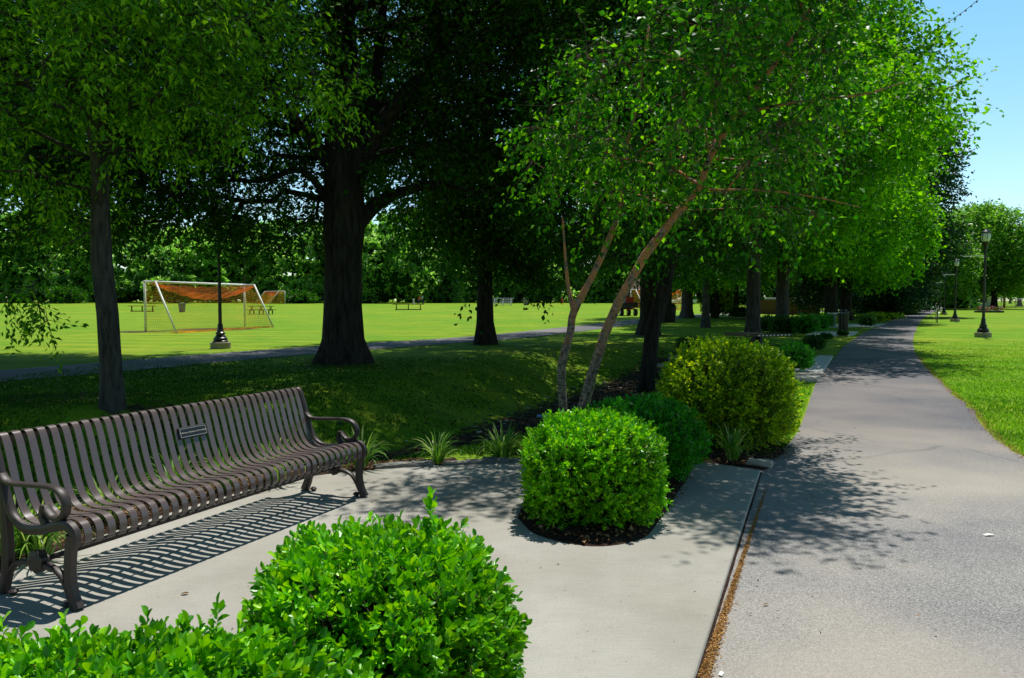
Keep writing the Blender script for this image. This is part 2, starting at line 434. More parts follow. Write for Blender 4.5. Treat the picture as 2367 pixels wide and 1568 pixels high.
def grow(trunk, targets, step=1.0, tipr=.012, seed=1, trunkjoin=3, sag=.0, maxang=True):
    """connects branch ends to a trunk polyline. returns paths [(pts, radii)]"""
    rr = random.Random(seed)
    pos = [np.array(p[:3], float) for p in trunk]; par = [-1] + list(range(len(trunk) - 1)); base = [p[3] for p in trunk]
    nt = len(trunk); ok = list(range(trunkjoin, nt))
    cand = list(ok); kids = {}
    order = sorted(range(len(targets)), key=lambda i: np.linalg.norm(targets[i] - pos[nt - 1 if nt < 4 else nt * 2 // 3]))
    plen = {i: 0.0 for i in range(nt)}
    for ti in order:
        T = targets[ti]
        C = np.array([pos[i] for i in cand]); d = np.linalg.norm(C - T, axis=1)
        low = np.maximum(0, C[:, 2] - T[2]) * .8
        pl = np.array([plen[i] for i in cand])
        k = cand[int(np.argmin(d + low + .12 * pl))]
        A = pos[k]; D = np.linalg.norm(T - A); m = max(1, int(round(D / step))); last = k
        for s in range(1, m + 1):
            t = s / m; q = A + (T - A) * t
            q[2] += math.sin(t * PI) * D * .10 - sag * math.sin(t * PI) * D
            if s < m: q += np.array([rr.gauss(0, 1), rr.gauss(0, 1), rr.gauss(0, .7)]) * step * .10
            pos.append(q); par.append(last); last = len(pos) - 1; plen[last] = plen[k] + D * t; cand.append(last)
    n = len(pos); ch = [[] for _ in range(n)]
    for i in range(1, n): ch[par[i]].append(i)
    R = [0.0] * n
    for i in range(n - 1, -1, -1):
        s = sum(R[c] ** 2.35 for c in ch[i]); R[i] = max(tipr, s ** (1 / 2.35) + (.0008 if ch[i] else 0))
    for i in range(nt): R[i] = base[i]
    paths = []
    def walk(s0):
        st = [(par[s0], s0)]
        while st:
            p, i = st.pop(); path = [p, i] if p >= 0 else [i]
            r0 = [min(R[p], R[i] * 1.5) if p >= 0 else R[i]] + ([R[i]] if p >= 0 else [])
            cur = i
            while ch[cur]:
                cs = sorted(ch[cur], key=lambda c: -R[c])
                for c in cs[1:]: st.append((cur, c))
                cur = cs[0]; path.append(cur); r0.append(min(R[cur], r0[-1]))
            paths.append(([pos[j] for j in path], r0))
    for i in range(nt):
        for c in ch[i]:
            if c >= nt: walk(c)
    return paths

def crown_targets(lobes, n, seed, shell=.55):
    r = np.random.default_rng(seed); vol = np.array([l[3] * l[4] * l[5] for l in lobes]) ** .8; out = []
    for l, k in zip(lobes, (vol / vol.sum() * n).astype(int) + 1):
        d = unit(r.normal(size=(k, 3))); rad = r.uniform(shell ** 3, 1, (k, 1)) ** (1 / 3.)
        out.append(np.array(l[:3]) + d * rad * np.array(l[3:6]))
    return np.concatenate(out)

def make_tree(name, base, trunk_pts, lobes, nclus, leaves_per, leafsize, leafm, bark, label, cat='tree', group=None,
              seed=1, twiglen=.7, twigs=7, aspect=.55, kind='rhomb', flare=.5, wob=.06, step=1.0, droop=.15, trunk_n=14, shell=.5,
              tipr=.012, dtwigs=True, join=3, up=.7, mask=None, extra=None):
    """trunk_pts relative to base: (x,y,z,r)."""
    root = empty(name, base)
    tag(root, label, cat, group)
    r = np.random.default_rng(seed)
    T = crown_targets(lobes, nclus, seed, shell)
    if extra is not None: T = np.concatenate([T, np.array(extra, float)])
    if mask is not None: T = T[[mask(t + np.array(base)) for t in T]]
    tp = []
    for a, b in zip(trunk_pts[:-1], trunk_pts[1:]):
        k = max(1, int(abs(b[2] - a[2]) / .5))
        for i in range(k): tp.append(tuple(a[j] + (b[j] - a[j]) * i / k for j in range(4)))
    tp.append(trunk_pts[-1])
    mb = MB()
    H = 1.1
    fl = [flare * max(0, 1 - (p[2] + .1) / H) ** 2.2 for p in tp]
    mb.tube([p[:3] for p in tp], [p[3] for p in tp], trunk_n, True, wob, seed, fl)
    frac = next((i for i, p in enumerate(tp) if p[2] > join), len(tp) - 1)
    paths = grow(tp, list(T), step, tipr, seed, min(frac, len(tp) - 1))
    for pts, rad in paths:
        mb.tube(pts, rad, 8 if rad[0] > .08 else (5 if rad[0] > .03 else 3), False)
    tr = mb.build('trunk', bark, root, True)
    # twigs and leaves
    n = len(T); cen = T.mean(0); K = twigs
    o = np.repeat(T, K, 0)
    dirs = unit(unit(o - cen) * .55 + r.normal(size=(n * K, 3)) * .75 + np.array([0, 0, -droop]))
    L = twiglen * r.uniform(.5, 1.25, (n * K, 1)); e = o + dirs * L
    e[:, 2] -= (L[:, 0] ** 2) * droop * .5
    m = max(1, leaves_per // K)
    t = (np.arange(m) + .5)[None, :] / m * .85 + .15 + r.normal(0, .03, (n * K, m))
    pos = o[:, None, :] + (e - o)[:, None, :] * t[:, :, None]
    sgn = np.where(np.arange(m) % 2 == 0, 1, -1)[None, :, None]
    sd = unit(np.cross(dirs, r.normal(size=(n * K, 3)) * .3 + [0, 0, 1.0]))[:, None, :]
    ax = dirs[:, None, :] * .6 + sd * sgn * .8 + r.normal(0, .35, pos.shape) + np.array([0, 0, -droop * 1.2])
    pos = pos.reshape(-1, 3) + r.normal(0, leafsize * .35, (pos.shape[0] * m, 3)); ax = ax.reshape(-1, 3)
    co, f = leaf_geo(pos, ax, leafsize, aspect, up, kind, r)
    if dtwigs:
        co2, f2 = twig_geo(o, e, .003 + leafsize * .02)
        fastmesh2('crown', co, f, co2, f2, leafm, 'twig' if bark == 'bark_birch' else bark, root)
    else: fastmesh('crown', co, f, 3, leafm, root)
    return root

# ------------------------------------------------------------------ ground
def make_ground():
    ys = list(np.arange(-8, 34, .3)); y = 34
    while y < 1500: ys.append(y); y *= 1.035
    xs = list(np.arange(-34, 34.01, .35)); x = 34.5; ex = []
    while x < 1500: ex.append(x); x *= 1.08
    xs = [-e for e in ex[::-1]] + xs + ex
    X, Y = np.meshgrid(xs, ys); Z = terr(X, Y)
    near = (Y < 30) & (creek_dist(X, Y) < 3.4)
    Z = Z + near * RNG.normal(0, .012, X.shape)
    ny, nx = X.shape; co = np.stack([X, Y, Z], 2).reshape(-1, 3)
    i = np.arange((ny - 1) * (nx - 1)); a = (i // (nx - 1)) * nx + i % (nx - 1)
    f = np.stack([a, a + 1, a + nx + 1, a + nx], 1)
    g = fastmesh('ground', co, f, 4, 'grass', None, True)
    d = creek_dist(X, Y).ravel(); xx = X.ravel(); yy = Y.ravel()
    s = np.clip(1.05 - d * .72, 0, 1) * (yy < 26)
    for cx, cy, rr in ((-7.2, 12.6, 1.3), (-5.4, 11.6, .8), (5.9, 34, 1.6), (-4.2, 18.6, 1.3), (11.7, 37.5, 1.3), (20, 62, 5), (-1, 27.4, .9), (-15.8, 41.5, 3.2), (-18.5, 38.5, 2.0)):
        s = np.maximum(s, np.clip(.9 - np.hypot(xx - cx, (yy - cy)) / rr * .6, 0, .62))
    at = g.data.attributes.new('soil', 'FLOAT', 'POINT'); at.data.foreach_set('value', s.astype(np.float32))
    tag(g, kind='structure')
make_ground()

def ribbon(name, left, right, z, mat, step=.6, jit=0):
    """sheet between two edge polylines, sampled by their arc fraction"""
    def samp(pl, n):
        pl = np.array(pl, float); L = np.r_[0, np.cumsum(np.linalg.norm(np.diff(pl, axis=0), axis=1))]
        t = np.linspace(0, L[-1], n); return np.stack([np.interp(t, L, pl[:, 0]), np.interp(t, L, pl[:, 1])], 1)
    Ln = np.linalg.norm(np.diff(np.array(left, float), axis=0), axis=1).sum()
    n = int(Ln / step) + 2
    a = samp(left, n); b = samp(right, n)
    if jit:
        a += RNG.normal(0, jit, a.shape); b += RNG.normal(0, jit, b.shape)
    W = 5; rows = [a + (b - a) * k / (W - 1) for k in range(W)]
    XY = np.stack(rows, 1).reshape(-1, 2); Z = terr(XY[:, 0], XY[:, 1]) + z
    co = np.c_[XY, Z]; i = np.arange((n - 1) * (W - 1)); q = (i // (W - 1)) * W + i % (W - 1)
    f = np.stack([q, q + 1, q + W + 1, q + W], 1)
    o = fastmesh(name, co, f, 4, mat, None, True); tag(o, kind='structure'); return o
def spl(pts, n=8):
    """Catmull-Rom resample"""
    P_ = [np.array(p, float) for p in pts]; P_ = [2 * P_[0] - P_[1]] + P_ + [2 * P_[-1] - P_[-2]]; out = []
    for i in range(1, len(P_) - 2):
        for k in range(n):
            t = k / n; p0, p1, p2, p3 = P_[i - 1:i + 3]
            out.append(.5 * ((2 * p1) + (-p0 + p2) * t + (2 * p0 - 5 * p1 + 4 * p2 - p3) * t * t + (-p0 + 3 * p1 - 3 * p2 + p3) * t ** 3))
    out.append(P_[-2]); return [tuple(map(float, p)) for p in out]

g2 = lambda x, y: G(x, y)[:2]
pathL = [(.0, 1.4), (.60, 3.1), (2.05, 6.85), g2(1838, 1010), g2(1890, 880), g2(1930, 828), g2(1968, 789), g2(2040, 750), (68, 131), (110, 215)]
pathR = [(5.3, -.5), (4.85, 4.2), g2(2372, 1062), g2(2236, 942), g2(2168, 880), g2(2112, 808), g2(2113, 772), g2(2135, 735), (71.5, 132), (114, 216)]
# pair the two edges so that rungs cross the path squarely
pathL_s = spl(pathL, 10); pathR_s = spl(pathR, 10)
def ribbon2(name, a, b, z, mat, W=9, jit=0.0):
    a = np.array(a); b = np.array(b)
    if jit: b = b + RNG.normal(0, jit, b.shape)
    n = len(a); rows = [a + (b - a) * k / (W - 1) for k in range(W)]
    XY = np.stack(rows, 1).reshape(-1, 2); Z = terr(XY[:, 0], XY[:, 1]) + z
    i = np.arange((n - 1) * (W - 1)); q = (i // (W - 1)) * W + i % (W - 1)
    o = fastmesh(name, np.c_[XY, Z], np.stack([q, q + 1, q + W + 1, q + W], 1), 4, mat, None, True); tag(o, kind='structure'); return o
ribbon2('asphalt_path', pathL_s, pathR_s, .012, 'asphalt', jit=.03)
# asphalt apron running back under the camera
ap = MB(); ap.add([(.2 - .6, .2, .010), (7.5, .2, .010), (9, -7, .010), (-4, -7, .010)], [(3, 2, 1, 0)]); tag(ap.build('asphalt_apron', 'asphalt'), kind='structure')
cpath = spl([(-30, -8), (-16, 8.5), (-10.4, 16), (-7.3, 22.2), (-3.6, 28), (0.2, 34.3), (8.8, 55), (17, 70), (34, 96), (60, 132)], 10)
cp = np.array(cpath); tg = np.gradient(cp, axis=0); tg = unit(tg); nrm2 = np.c_[-tg[:, 1], tg[:, 0]]
ribbon2('field_path', cp + nrm2 * 1.3, cp - nrm2 * 1.3, .014, 'asphalt', jit=.05)

# plaza slab
plaza = [(-2.2, -1.5)] + spl([(-3.1, 1.8), (-3.0, 3.2), (-2.86, 4.2), (-2.66, 4.95), (-2.3, 5.85), (-1.82, 6.6), (-1.13, 6.98), (0.07, 7.30), (1.0, 7.38), (1.74, 7.28), (2.22, 6.93)], 5) + [g2(1611, 1568), (.15, 1.75), (-.6, .2), (-1.2, -1.5)]
mb = MB(); n = len(plaza); cxp = np.mean([p[0] for p in plaza]); cyp = np.mean([p[1] for p in plaza])
def ins(p, d):
    v = np.array([cxp - p[0], cyp - p[1]]); v = v / np.linalg.norm(v); return (p[0] + v[0] * d, p[1] + v[1] * d)
rings = [(0, -.06), (0, .022), (.006, .032), (.014, .036)]
vs = []; fs = []
for d, z in rings: vs += [(*ins(p, d), z) for p in plaza]
for r in range(3):
    for i in range(n): j = (i + 1) % n; fs.append((r * n + i, r * n + j, (r + 1) * n + j, (r + 1) * n + i))
fs.append(tuple(range(3 * n, 4 * n))); mb.add(vs, [f[::-1] for f in fs]); tag(mb.build('concrete_plaza', 'concrete'), kind='structure')

# dark open joint between the slab and the asphalt
ja = np.array(g2(1611, 1568)); jb = np.array([2.22, 6.93]); jt = np.linspace(-.25, 1, 30)[:, None]; jl = ja + (jb - ja) * jt; jd = unit(np.array([jb - ja]))[0]; jn_ = np.array([jd[1], -jd[0]])
jw = (.012 + .005 * RNG.random(30))[:, None]; jc = np.concatenate([np.c_[jl - jn_ * .008, np.full(30, .0165)], np.c_[jl + jn_ * jw, np.full(30, .0165)]])
tag(fastmesh('slab_joint', jc, np.array([[i + 30, i + 31, i + 1, i] for i in range(29)]), 4, 'mulch'), kind='structure')
# mulch beds
def mound(name, poly, z0, h, mat='mulch', kind='structure', seed=3):
    poly = spl(poly + [poly[0]], 6)[:-1]; n = len(poly); c = np.mean(np.array(poly), 0); vs = []; fs = []; r = random.Random(seed)
    K = 7
    for k in range(K):
        t = 1 - k / K
        for p in poly:
            x, y = c[0] + (p[0] - c[0]) * t, c[1] + (p[1] - c[1]) * t
            zz = z0 + h * (1 - t * t) + (r.gauss(0, .006) if k > 1 else 0)
            vs.append((x, y, float(terr(x, y)) + zz))
    vs.append((c[0], c[1], float(terr(*c)) + z0 + h))
    for k in range(K - 1):
        for i in range(n): j = (i + 1) % n; fs.append((k * n + i, k * n + j, (k + 1) * n + j, (k + 1) * n + i))
    for i in range(n): fs.append(((K - 1) * n + i, (K - 1) * n + (i + 1) % n, len(vs) - 1))
    m_ = MB(); m_.add(vs, fs); o = m_.build(name, mat, None, True); tag(o, kind=kind); return o
mound('mulch_bed', [(.0, 5.35), (.14, 4.92), (.48, 4.68), (.82, 4.83), (1.02, 5.25), (1.30, 6.0), (1.66, 7.2), (1.0, 7.5), (.28, 7.35), (.1, 6.2)], .030, .06)
mound('mulch_bed', [(-1.7, 1.2), (-1.55, 2.2), (-1.0, 2.75), (-.55, 3.32), (.1, 3.1), (.22, 2.4), (-.1, 1.8), (-.9, 1.2)], .030, .06, seed=5)
mound('mulch_bed', [(-3.2, 3.2), (-3.0, 4.3), (-2.75, 5.0), (-2.4, 5.85), (-1.9, 6.66), (-1.15, 7.05), (-.6, 7.25), (-.7, 7.7), (-2.0, 7.3), (-3.0, 6.2), (-3.8, 4.8), (-3.8, 3.2)], .006, .025, seed=6)
mound('mulch_bed', [(1.5, 7.42), (2.22, 7.0), (2.5, 7.45), (2.8, 8.0), (2.7, 8.9), (2.2, 9.3), (1.5, 8.6)], .020, .03, seed=8)

# further pads
def pad(name, pts, z=.05):
    m_ = MB(); m_.prism(pts, -.05, z); tag(m_.build(name, 'pale_slab'), kind='structure')
pad('concrete_pad', [g2(1895, 876), g2(1925, 826), g2(1800, 826), g2(1800, 874)], .045)
pad('concrete_pad', [g2(1972, 777), g2(1984, 768), g2(1880, 768), g2(1862, 777)], .03)
pad('concrete_pad', [g2(2012, 757), g2(2048, 750), g2(1930, 750), g2(1915, 757)], .03)

# ================================================================== BENCH
def make_bench():
    a = np.array(G(182, 1408, .036)[:2]); b = np.array(G(838, 1150, .036)[:2]); L = float(np.linalg.norm(b - a)); rz = math.atan2(b[1] - a[1], b[0] - a[0])
    root = empty('park_bench', (a[0], a[1], .036), rz)
    tag(root, 'long brown metal strap bench with scrolled armrests and small black plaque, on the concrete plaza', 'bench')
    prof = spl([(-.668, .735), (-.664, .785), (-.640, .818), (-.608, .818), (-.583, .785), (-.553, .70), (-.525, .60), (-.495, .51), (-.458, .435), (-.405, .392), (-.34, .378), (-.25, .388),
                (-.16, .412), (-.09, .430), (-.035, .428), (.004, .405), (.020, .365), (.016, .325), (-.006, .300)], 3)
    def strap(x, w, th=.006):
        vs = []; fs = []; n = len(prof)
        for i, (u, z) in enumerate(prof):
            p0 = prof[max(i - 1, 0)]; p1 = prof[min(i + 1, n - 1)]
            t = np.array([p1[0] - p0[0], p1[1] - p0[1]]); t /= np.linalg.norm(t); nr = np.array([t[1], -t[0]])
            for s, k in ((-w / 2, 0), (w / 2, 0), (w / 2, 1), (-w / 2, 1)):
                # slight rounding of strap edges
                vs.append((x + s, -(u + nr[0] * th * k), z + nr[1] * th * k))
        for i in range(n - 1):
            for k in range(4): j = (k + 1) % 4; fs.append((i * 4 + k, i * 4 + j, i * 4 + 4 + j, i * 4 + 4 + k))
        fs.append((3, 2, 1, 0)); e = (n - 1) * 4; fs.append((e, e + 1, e + 2, e + 3)); return vs, fs
    NS = 35
    pitch = (L - .03) / NS
    for i in range(NS):
        m_ = MB(); m_.add(*strap(.015 + pitch * (i + .5), pitch * .62)); o = m_.build('slat', 'slat_brown', root); smooth_by_angle(o, .7)
    # rods carrying the straps
    for (u, z) in ((-.640, .800), (-.430, .392), (-.16, .398), (.004, .318)):
        m_ = MB(); m_.box((L / 2, -u, z), (L, .016, .006)); m_.build('cross_bar', 'slat_brown' if u == -.43 else 'iron_brown', root)
    def ribbon_bar(pts, x, w, th, matname, nm, par):
        """flat cast bar following (u,z) points"""
        pts = spl(pts, 5); vs = []; fs = []; n = len(pts)
        if not hasattr(th, '__len__'): th = [th] * n
        else: th = np.interp(np.linspace(0, 1, n), np.linspace(0, 1, len(th)), th)
        for i, (u, z) in enumerate(pts):
            p0 = pts[max(i - 1, 0)]; p1 = pts[min(i + 1, n - 1)]
            t = np.array([p1[0] - p0[0], p1[1] - p0[1]]); t /= np.linalg.norm(t); nr = np.array([t[1], -t[0]]); h = th[i] / 2; c = w * .32
            for s, q in ((-w / 2, -h * .6), (-c, -h), (c, -h), (w / 2, -h * .6), (w / 2, h * .6), (c, h), (-c, h), (-w / 2, h * .6)):
                vs.append((x + s, -(u + nr[0] * q), z + nr[1] * q))
        for i in range(n - 1):
            for k in range(8): j = (k + 1) % 8; fs.append((i * 8 + k, i * 8 + j, i * 8 + 8 + j, i * 8 + 8 + k))
        fs.append(tuple(range(7, -1, -1))); fs.append(tuple(range((n - 1) * 8, n * 8)))
        m_ = MB(); m_.add(vs, fs); o = m_.build(nm, matname, par); smooth_by_angle(o, .8); return o
    for x in (-.012, L + .012):
        ribbon_bar([(-.655, .775), (-.63, .805), (-.600, .79), (-.565, .70), (-.535, .60), (-.50, .50), (-.46, .425), (-.40, .378), (-.33, .362), (-.22, .374), (-.10, .408), (-.04, .412), (0, .385), (.008, .34), (-.01, .31)],
                   x, .045, [.03, .035, .035, .035, .05, .05, .045, .04], 'iron_brown', 'end_frame', root)
        ribbon_bar([(-.572, .70), (-.548, .64), (-.50, .592), (-.44, .582), (-.30, .588), (-.16, .592), (-.09, .575), (-.055, .53), (-.06, .475), (-.095, .442), (-.145, .440), (-.18, .465), (-.205, .492)],
                   x, .046, [.02, .024, .022, .022, .024, .026, .028, .024, .018], 'iron_brown', 'armrest', root)
        ribbon_bar([(-.215, .495), (-.225, .44), (-.20, .40)], x, .04, [.02, .045], 'iron_brown', 'scroll', root)
        ribbon_bar([(-.012, .37), (-.030, .27), (-.038, .16), (-.020, .07), (.012, .004)], x, .05, [.060, .050, .048, .050, .056], 'iron_brown', 'leg', root)
        ribbon_bar([(-.555, .63), (-.520, .50), (-.510, .36), (-.505, .22), (-.520, .10), (-.560, .004)], x, .05, [.035, .05, .055, .055, .055, .062], 'iron_brown', 'leg', root)
        ribbon_bar([(-.52, .075), (-.48, .135), (-.42, .180), (-.34, .190), (-.27, .175), (-.20, .190), (-.12, .170), (-.07, .12), (-.028, .05)], x, .036, [.032, .026, .022, .03, .045, .03, .022, .026, .034], 'iron_brown', 'brace', root)
        m_ = MB()
        vs = []; fs = []
        K = 28
        for s, rr in ((-.022, .9), (-.028, .55), (.028, .55), (.022, .9)):
            for k in range(K):
                a_ = 2 * PI * k / K; q = .058 * rr * (1 + (.10 if k % 4 < 2 else -.02)); vs.append((x + s, .27 + q * math.cos(a_), .205 + q * math.sin(a_)))
        for r_ in ((0, 1), (3, 2), ): pass
        for k in range(K):
            j = (k + 1) % K; fs += [(k, j, K + j, K + k), (K * 2 + k, K * 2 + j, K * 3 + j, K * 3 + k), (K * 3 + k, K * 3 + j, j, k)]
        fs += [tuple(range(K, 2 * K)), tuple(range(3 * K - 1, 2 * K - 1, -1))]
        m_.add(vs, fs); m_.build('rosette', 'iron_brown', root)
        for u in (-.065, -.475):
            m_ = MB(); m_.box((x, -u, .018), (.045, .05, .03), bev=.012); m_.build('foot_scroll', 'iron_brown', root)
    m_ = MB(); m_.tube([(0, .27, .205), (L, .27, .205)], .014, 10); m_.build('stretcher', 'iron_brown', root, True)
    # plaque
    px = None
    pr = empty('tmp'); bpy.data.objects.remove(pr)
    xs = .0
    # plaque centre along the bench, solved from where it sits on the backrest
    best = None
    c, s = math.cos(rz), math.sin(rz)
    for i in range(200):
        x = L * i / 200; y = .545; z = .675
        wx, wy = a[0] + c * x - s * y, a[1] + s * x + c * y
        d = wy * math.cos(PITCH) - (z + .036 - HCAM) * math.sin(PITCH) * 0 
        u = wx / wy * FPX + CX
        if best is None or abs(u - 437) < best[0]: best = (abs(u - 437), x)
    x0 = best[1]
    tilt = math.atan2(.20, .058) - PI / 2      # lean of the backrest
    m_ = MB(); m_.box((0, 0, 0), (.235, .010, .075), bev=.003)
    pl = m_.build('plaque', 'plaque_black', root); pl.location = (x0, .532, .650); pl.rotation_euler = (-.27, 0, 0)
    m_ = MB()
    w, h, t = .212, .054, .0022
    for cx_, cz, sx, sz in ((0, h / 2, w, t), (0, -h / 2, w, t), (w / 2, 0, t, h - t), (-w / 2, 0, t, h - t)):
        m_.box((cx_, -.0058, cz), (sx, .0016, sz))
    fr = m_.build('plaque_border', 'plaque_line', pl)
    cu = bpy.data.curves.new('plaque_text', 'FONT'); cu.body = 'In Memory of Jackson and Fern Jenkins'
    cu.align_x = 'CENTER'; cu.align_y = 'CENTER'; cu.size = .0142; cu.extrude = .0004; cu.offset = .0001
    to = bpy.data.objects.new('plaque_text', cu); COL.objects.link(to)
    bpy.context.view_layer.update()
    dg = bpy.context.evaluated_depsgraph_get(); me = bpy.data.meshes.new_from_object(to.evaluated_get(dg))
    bpy.data.objects.remove(to)
    t2 = bpy.data.objects.new('lettering', me); COL.objects.link(t2); me.materials.clear(); me.materials.append(MT['plaque_line'])
    t2.parent = pl; t2.rotation_euler = (PI / 2, 0, 0); t2.location = (0, -.0062, 0)
    return root
make_bench()

# ================================================================== CLIPPED SHRUBS
def bush(name, c, rx, ry, h, nsh, leafsize, leafm, label, cat='shrub', group=None, seed=1, sq=2.6, nl=9, kind='oval', core='core_green', lump=.08, z0=.08,
         shoots=(), shl=.09, aspect=.58, inner=.35, spike=.08, up=.5):
    r = np.random.default_rng(seed); gz = float(terr(c[0], c[1])); root = empty(name, (c[0], c[1], gz + (c[2] if len(c) > 2 else 0)), 0)
    tag(root, label, cat, group)
    d = unit(r.normal(size=(nsh * 3, 3))); d = d[(d[:, 2] > -.75)][:nsh]; n = len(d)
    ph = r.uniform(0, 6.28, 8)
    def surf(d):
        q = (np.abs(d[:, 0]) ** sq + np.abs(d[:, 1]) ** sq + np.abs(d[:, 2]) ** sq) ** (-1 / sq)
        lf = 1 + lump * (np.sin(d[:, 0] * 5 + ph[0]) * np.cos(d[:, 1] * 5 + ph[1]) + .6 * np.sin(d[:, 2] * 7 + ph[2] + d[:, 0] * 3) + .5 * np.sin(d[:, 0] * 11 + d[:, 1] * 9 + ph[3]))
        p = d * (q * lf)[:, None]
        hz = (h - z0) / 2
        return np.stack([p[:, 0] * rx, p[:, 1] * ry, z0 + hz + p[:, 2] * hz], 1)
    S = surf(d)
    dep = np.where(r.random(n) < inner, r.uniform(.72, .93, n), r.uniform(.92, 1.0 + spike, n))
    cen = np.array([0, 0, h * .45]); o = cen + (S - cen) * dep[:, None]
    axis = unit(unit(S - cen) * .9 + r.normal(size=(n, 3)) * .35 + np.array([0, 0, .45]))
    Ls = shl * r.uniform(.6, 1.2, (n, 1))
    for (sx, sy, sz, hh) in shoots:        # proud sprouts above the clipped outline
        k = int(hh / .028); b0 = np.array([sx, sy, sz]); ln = r.normal(0, .06, 3); 
        q = b0 + np.linspace(0, 1, k)[:, None] * (np.array([0, 0, hh]) + ln * hh * 2); o = np.concatenate([o, q]); S = np.concatenate([S, q]); n += k
        axis = np.concatenate([axis, np.tile([0, 0, 1.0], (k, 1)) + r.normal(0, .12, (k, 3))]); Ls = np.concatenate([Ls, np.full((k, 1), shl * .9)])
    axis = unit(axis)
    a1 = unit(np.cross(axis, r.normal(size=(n, 3)))); a2 = np.cross(axis, a1)
    pos = []; ax = []
    for j in range(nl):
        t = .15 + .85 * j / (nl - 1); an = j * 2.4 + r.uniform(0, .6, (n, 1))
        rad = a1 * np.cos(an) + a2 * np.sin(an); sp = 1.0 - .65 * t
        pos.append(o + axis * Ls * t); ax.append(axis * (.30 + .9 * t) + rad * (sp + .25) + r.normal(0, .12, (n, 3)))
    pos = np.concatenate(pos); ax = np.concatenate(ax)
    co, f = leaf_geo(pos, ax, leafsize, aspect, up, kind, r)
    co2, f2 = twig_geo(o - axis * .05, o + axis * Ls * .95, .0022); fastmesh2('foliage', co, f, co2, f2, leafm, 'twig', root)
    # solid core, the bush's inner shade put into its dark colour
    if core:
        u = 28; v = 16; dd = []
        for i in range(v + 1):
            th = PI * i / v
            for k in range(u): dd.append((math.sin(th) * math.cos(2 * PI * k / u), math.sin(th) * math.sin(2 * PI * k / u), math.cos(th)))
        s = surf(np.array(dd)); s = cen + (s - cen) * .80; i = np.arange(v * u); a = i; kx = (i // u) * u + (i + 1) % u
        fastmesh('shade_core', s, np.stack([a, kx, kx + u, a + u], 1), 4, core, root, True)
    return root

BG = 'clipped evergreen shrubs around the plaza'
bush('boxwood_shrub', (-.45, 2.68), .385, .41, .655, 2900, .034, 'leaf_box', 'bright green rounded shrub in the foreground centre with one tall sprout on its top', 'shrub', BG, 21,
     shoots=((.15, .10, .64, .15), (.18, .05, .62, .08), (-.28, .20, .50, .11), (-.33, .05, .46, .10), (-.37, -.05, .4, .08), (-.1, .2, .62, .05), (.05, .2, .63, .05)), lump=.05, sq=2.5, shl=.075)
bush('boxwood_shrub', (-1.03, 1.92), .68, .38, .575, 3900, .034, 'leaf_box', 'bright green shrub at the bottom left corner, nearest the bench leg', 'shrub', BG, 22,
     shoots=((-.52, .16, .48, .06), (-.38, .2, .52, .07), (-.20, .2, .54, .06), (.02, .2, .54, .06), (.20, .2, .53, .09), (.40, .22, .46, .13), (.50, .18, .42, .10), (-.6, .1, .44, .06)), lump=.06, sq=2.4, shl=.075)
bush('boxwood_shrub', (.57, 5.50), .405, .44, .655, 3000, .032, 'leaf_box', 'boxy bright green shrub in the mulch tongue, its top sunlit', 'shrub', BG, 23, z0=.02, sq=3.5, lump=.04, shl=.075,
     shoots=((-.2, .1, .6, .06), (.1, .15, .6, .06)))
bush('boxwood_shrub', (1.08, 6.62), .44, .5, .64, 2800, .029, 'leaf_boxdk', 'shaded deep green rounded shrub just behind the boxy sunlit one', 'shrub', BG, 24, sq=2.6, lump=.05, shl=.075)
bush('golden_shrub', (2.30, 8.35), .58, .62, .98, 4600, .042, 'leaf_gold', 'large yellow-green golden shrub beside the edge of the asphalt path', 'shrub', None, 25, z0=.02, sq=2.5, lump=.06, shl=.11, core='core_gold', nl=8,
     kind='rhomb', shoots=((.1, 0, .92, .1), (-.2, .1, .9, .08), (.3, .1, .82, .1), (-.4, 0, .7, .1)), spike=.10)
x, y, z = G(1843, 866)
bush('small_shrub', (x, y + .25), .30, .30, .54, 800, .045, 'leaf_boxdk', 'small dark green shrub at the corner of the second concrete pad', 'shrub', None, 26, kind='rhomb', nl=6, shl=.09, spike=.2)
x, y, z = G(1888, 818)
bush('small_shrub', (x, y + .25), .26, .26, .46, 420, .045, 'leaf_shrub', 'small round dark shrub alone on the shaded lawn behind the second pad', 'shrub', None, 27, kind='rhomb', nl=6, shl=.08)
x, y, z = G(1597, 822)
bush('small_shrub', (x, y + .3), .34, .34, .50, 400, .05, 'leaf_shrub', 'low dark shrub peeping out left of the golden shrub', 'shrub', None, 28, kind='rhomb', nl=6, shl=.08)
HG = 'clipped hedge shrubs behind the picnic table'
for k, (px, py, w, hh, lab) in enumerate(((1783, 772, .42, .72, 'dark clipped shrub nearest the thick trunk, leftmost of its row'), (1822, 777, .62, .80, 'wide dark clipped shrub, second in the row behind the metal table'),
                                  (1868, 778, .50, .82, 'dark clipped shrub in the middle of the row, its top catching sun'), (1893, 770, .50, .80, 'rounded clipped shrub with sunlit right side, fourth in the row'), (1912, 760, .40, .7, 'last small yellowish clipped shrub of the row, toward the rubbish bin'))):
    x, y, z = G(px, py)
    bush('hedge_shrub', (x, y + .4), w, .45, hh, 500, .06, 'leaf_boxdk' if k > 1 else 'leaf_shrub', lab, 'shrub', HG, 40 + k, kind='rhomb', nl=6, shl=.09, sq=3.2)
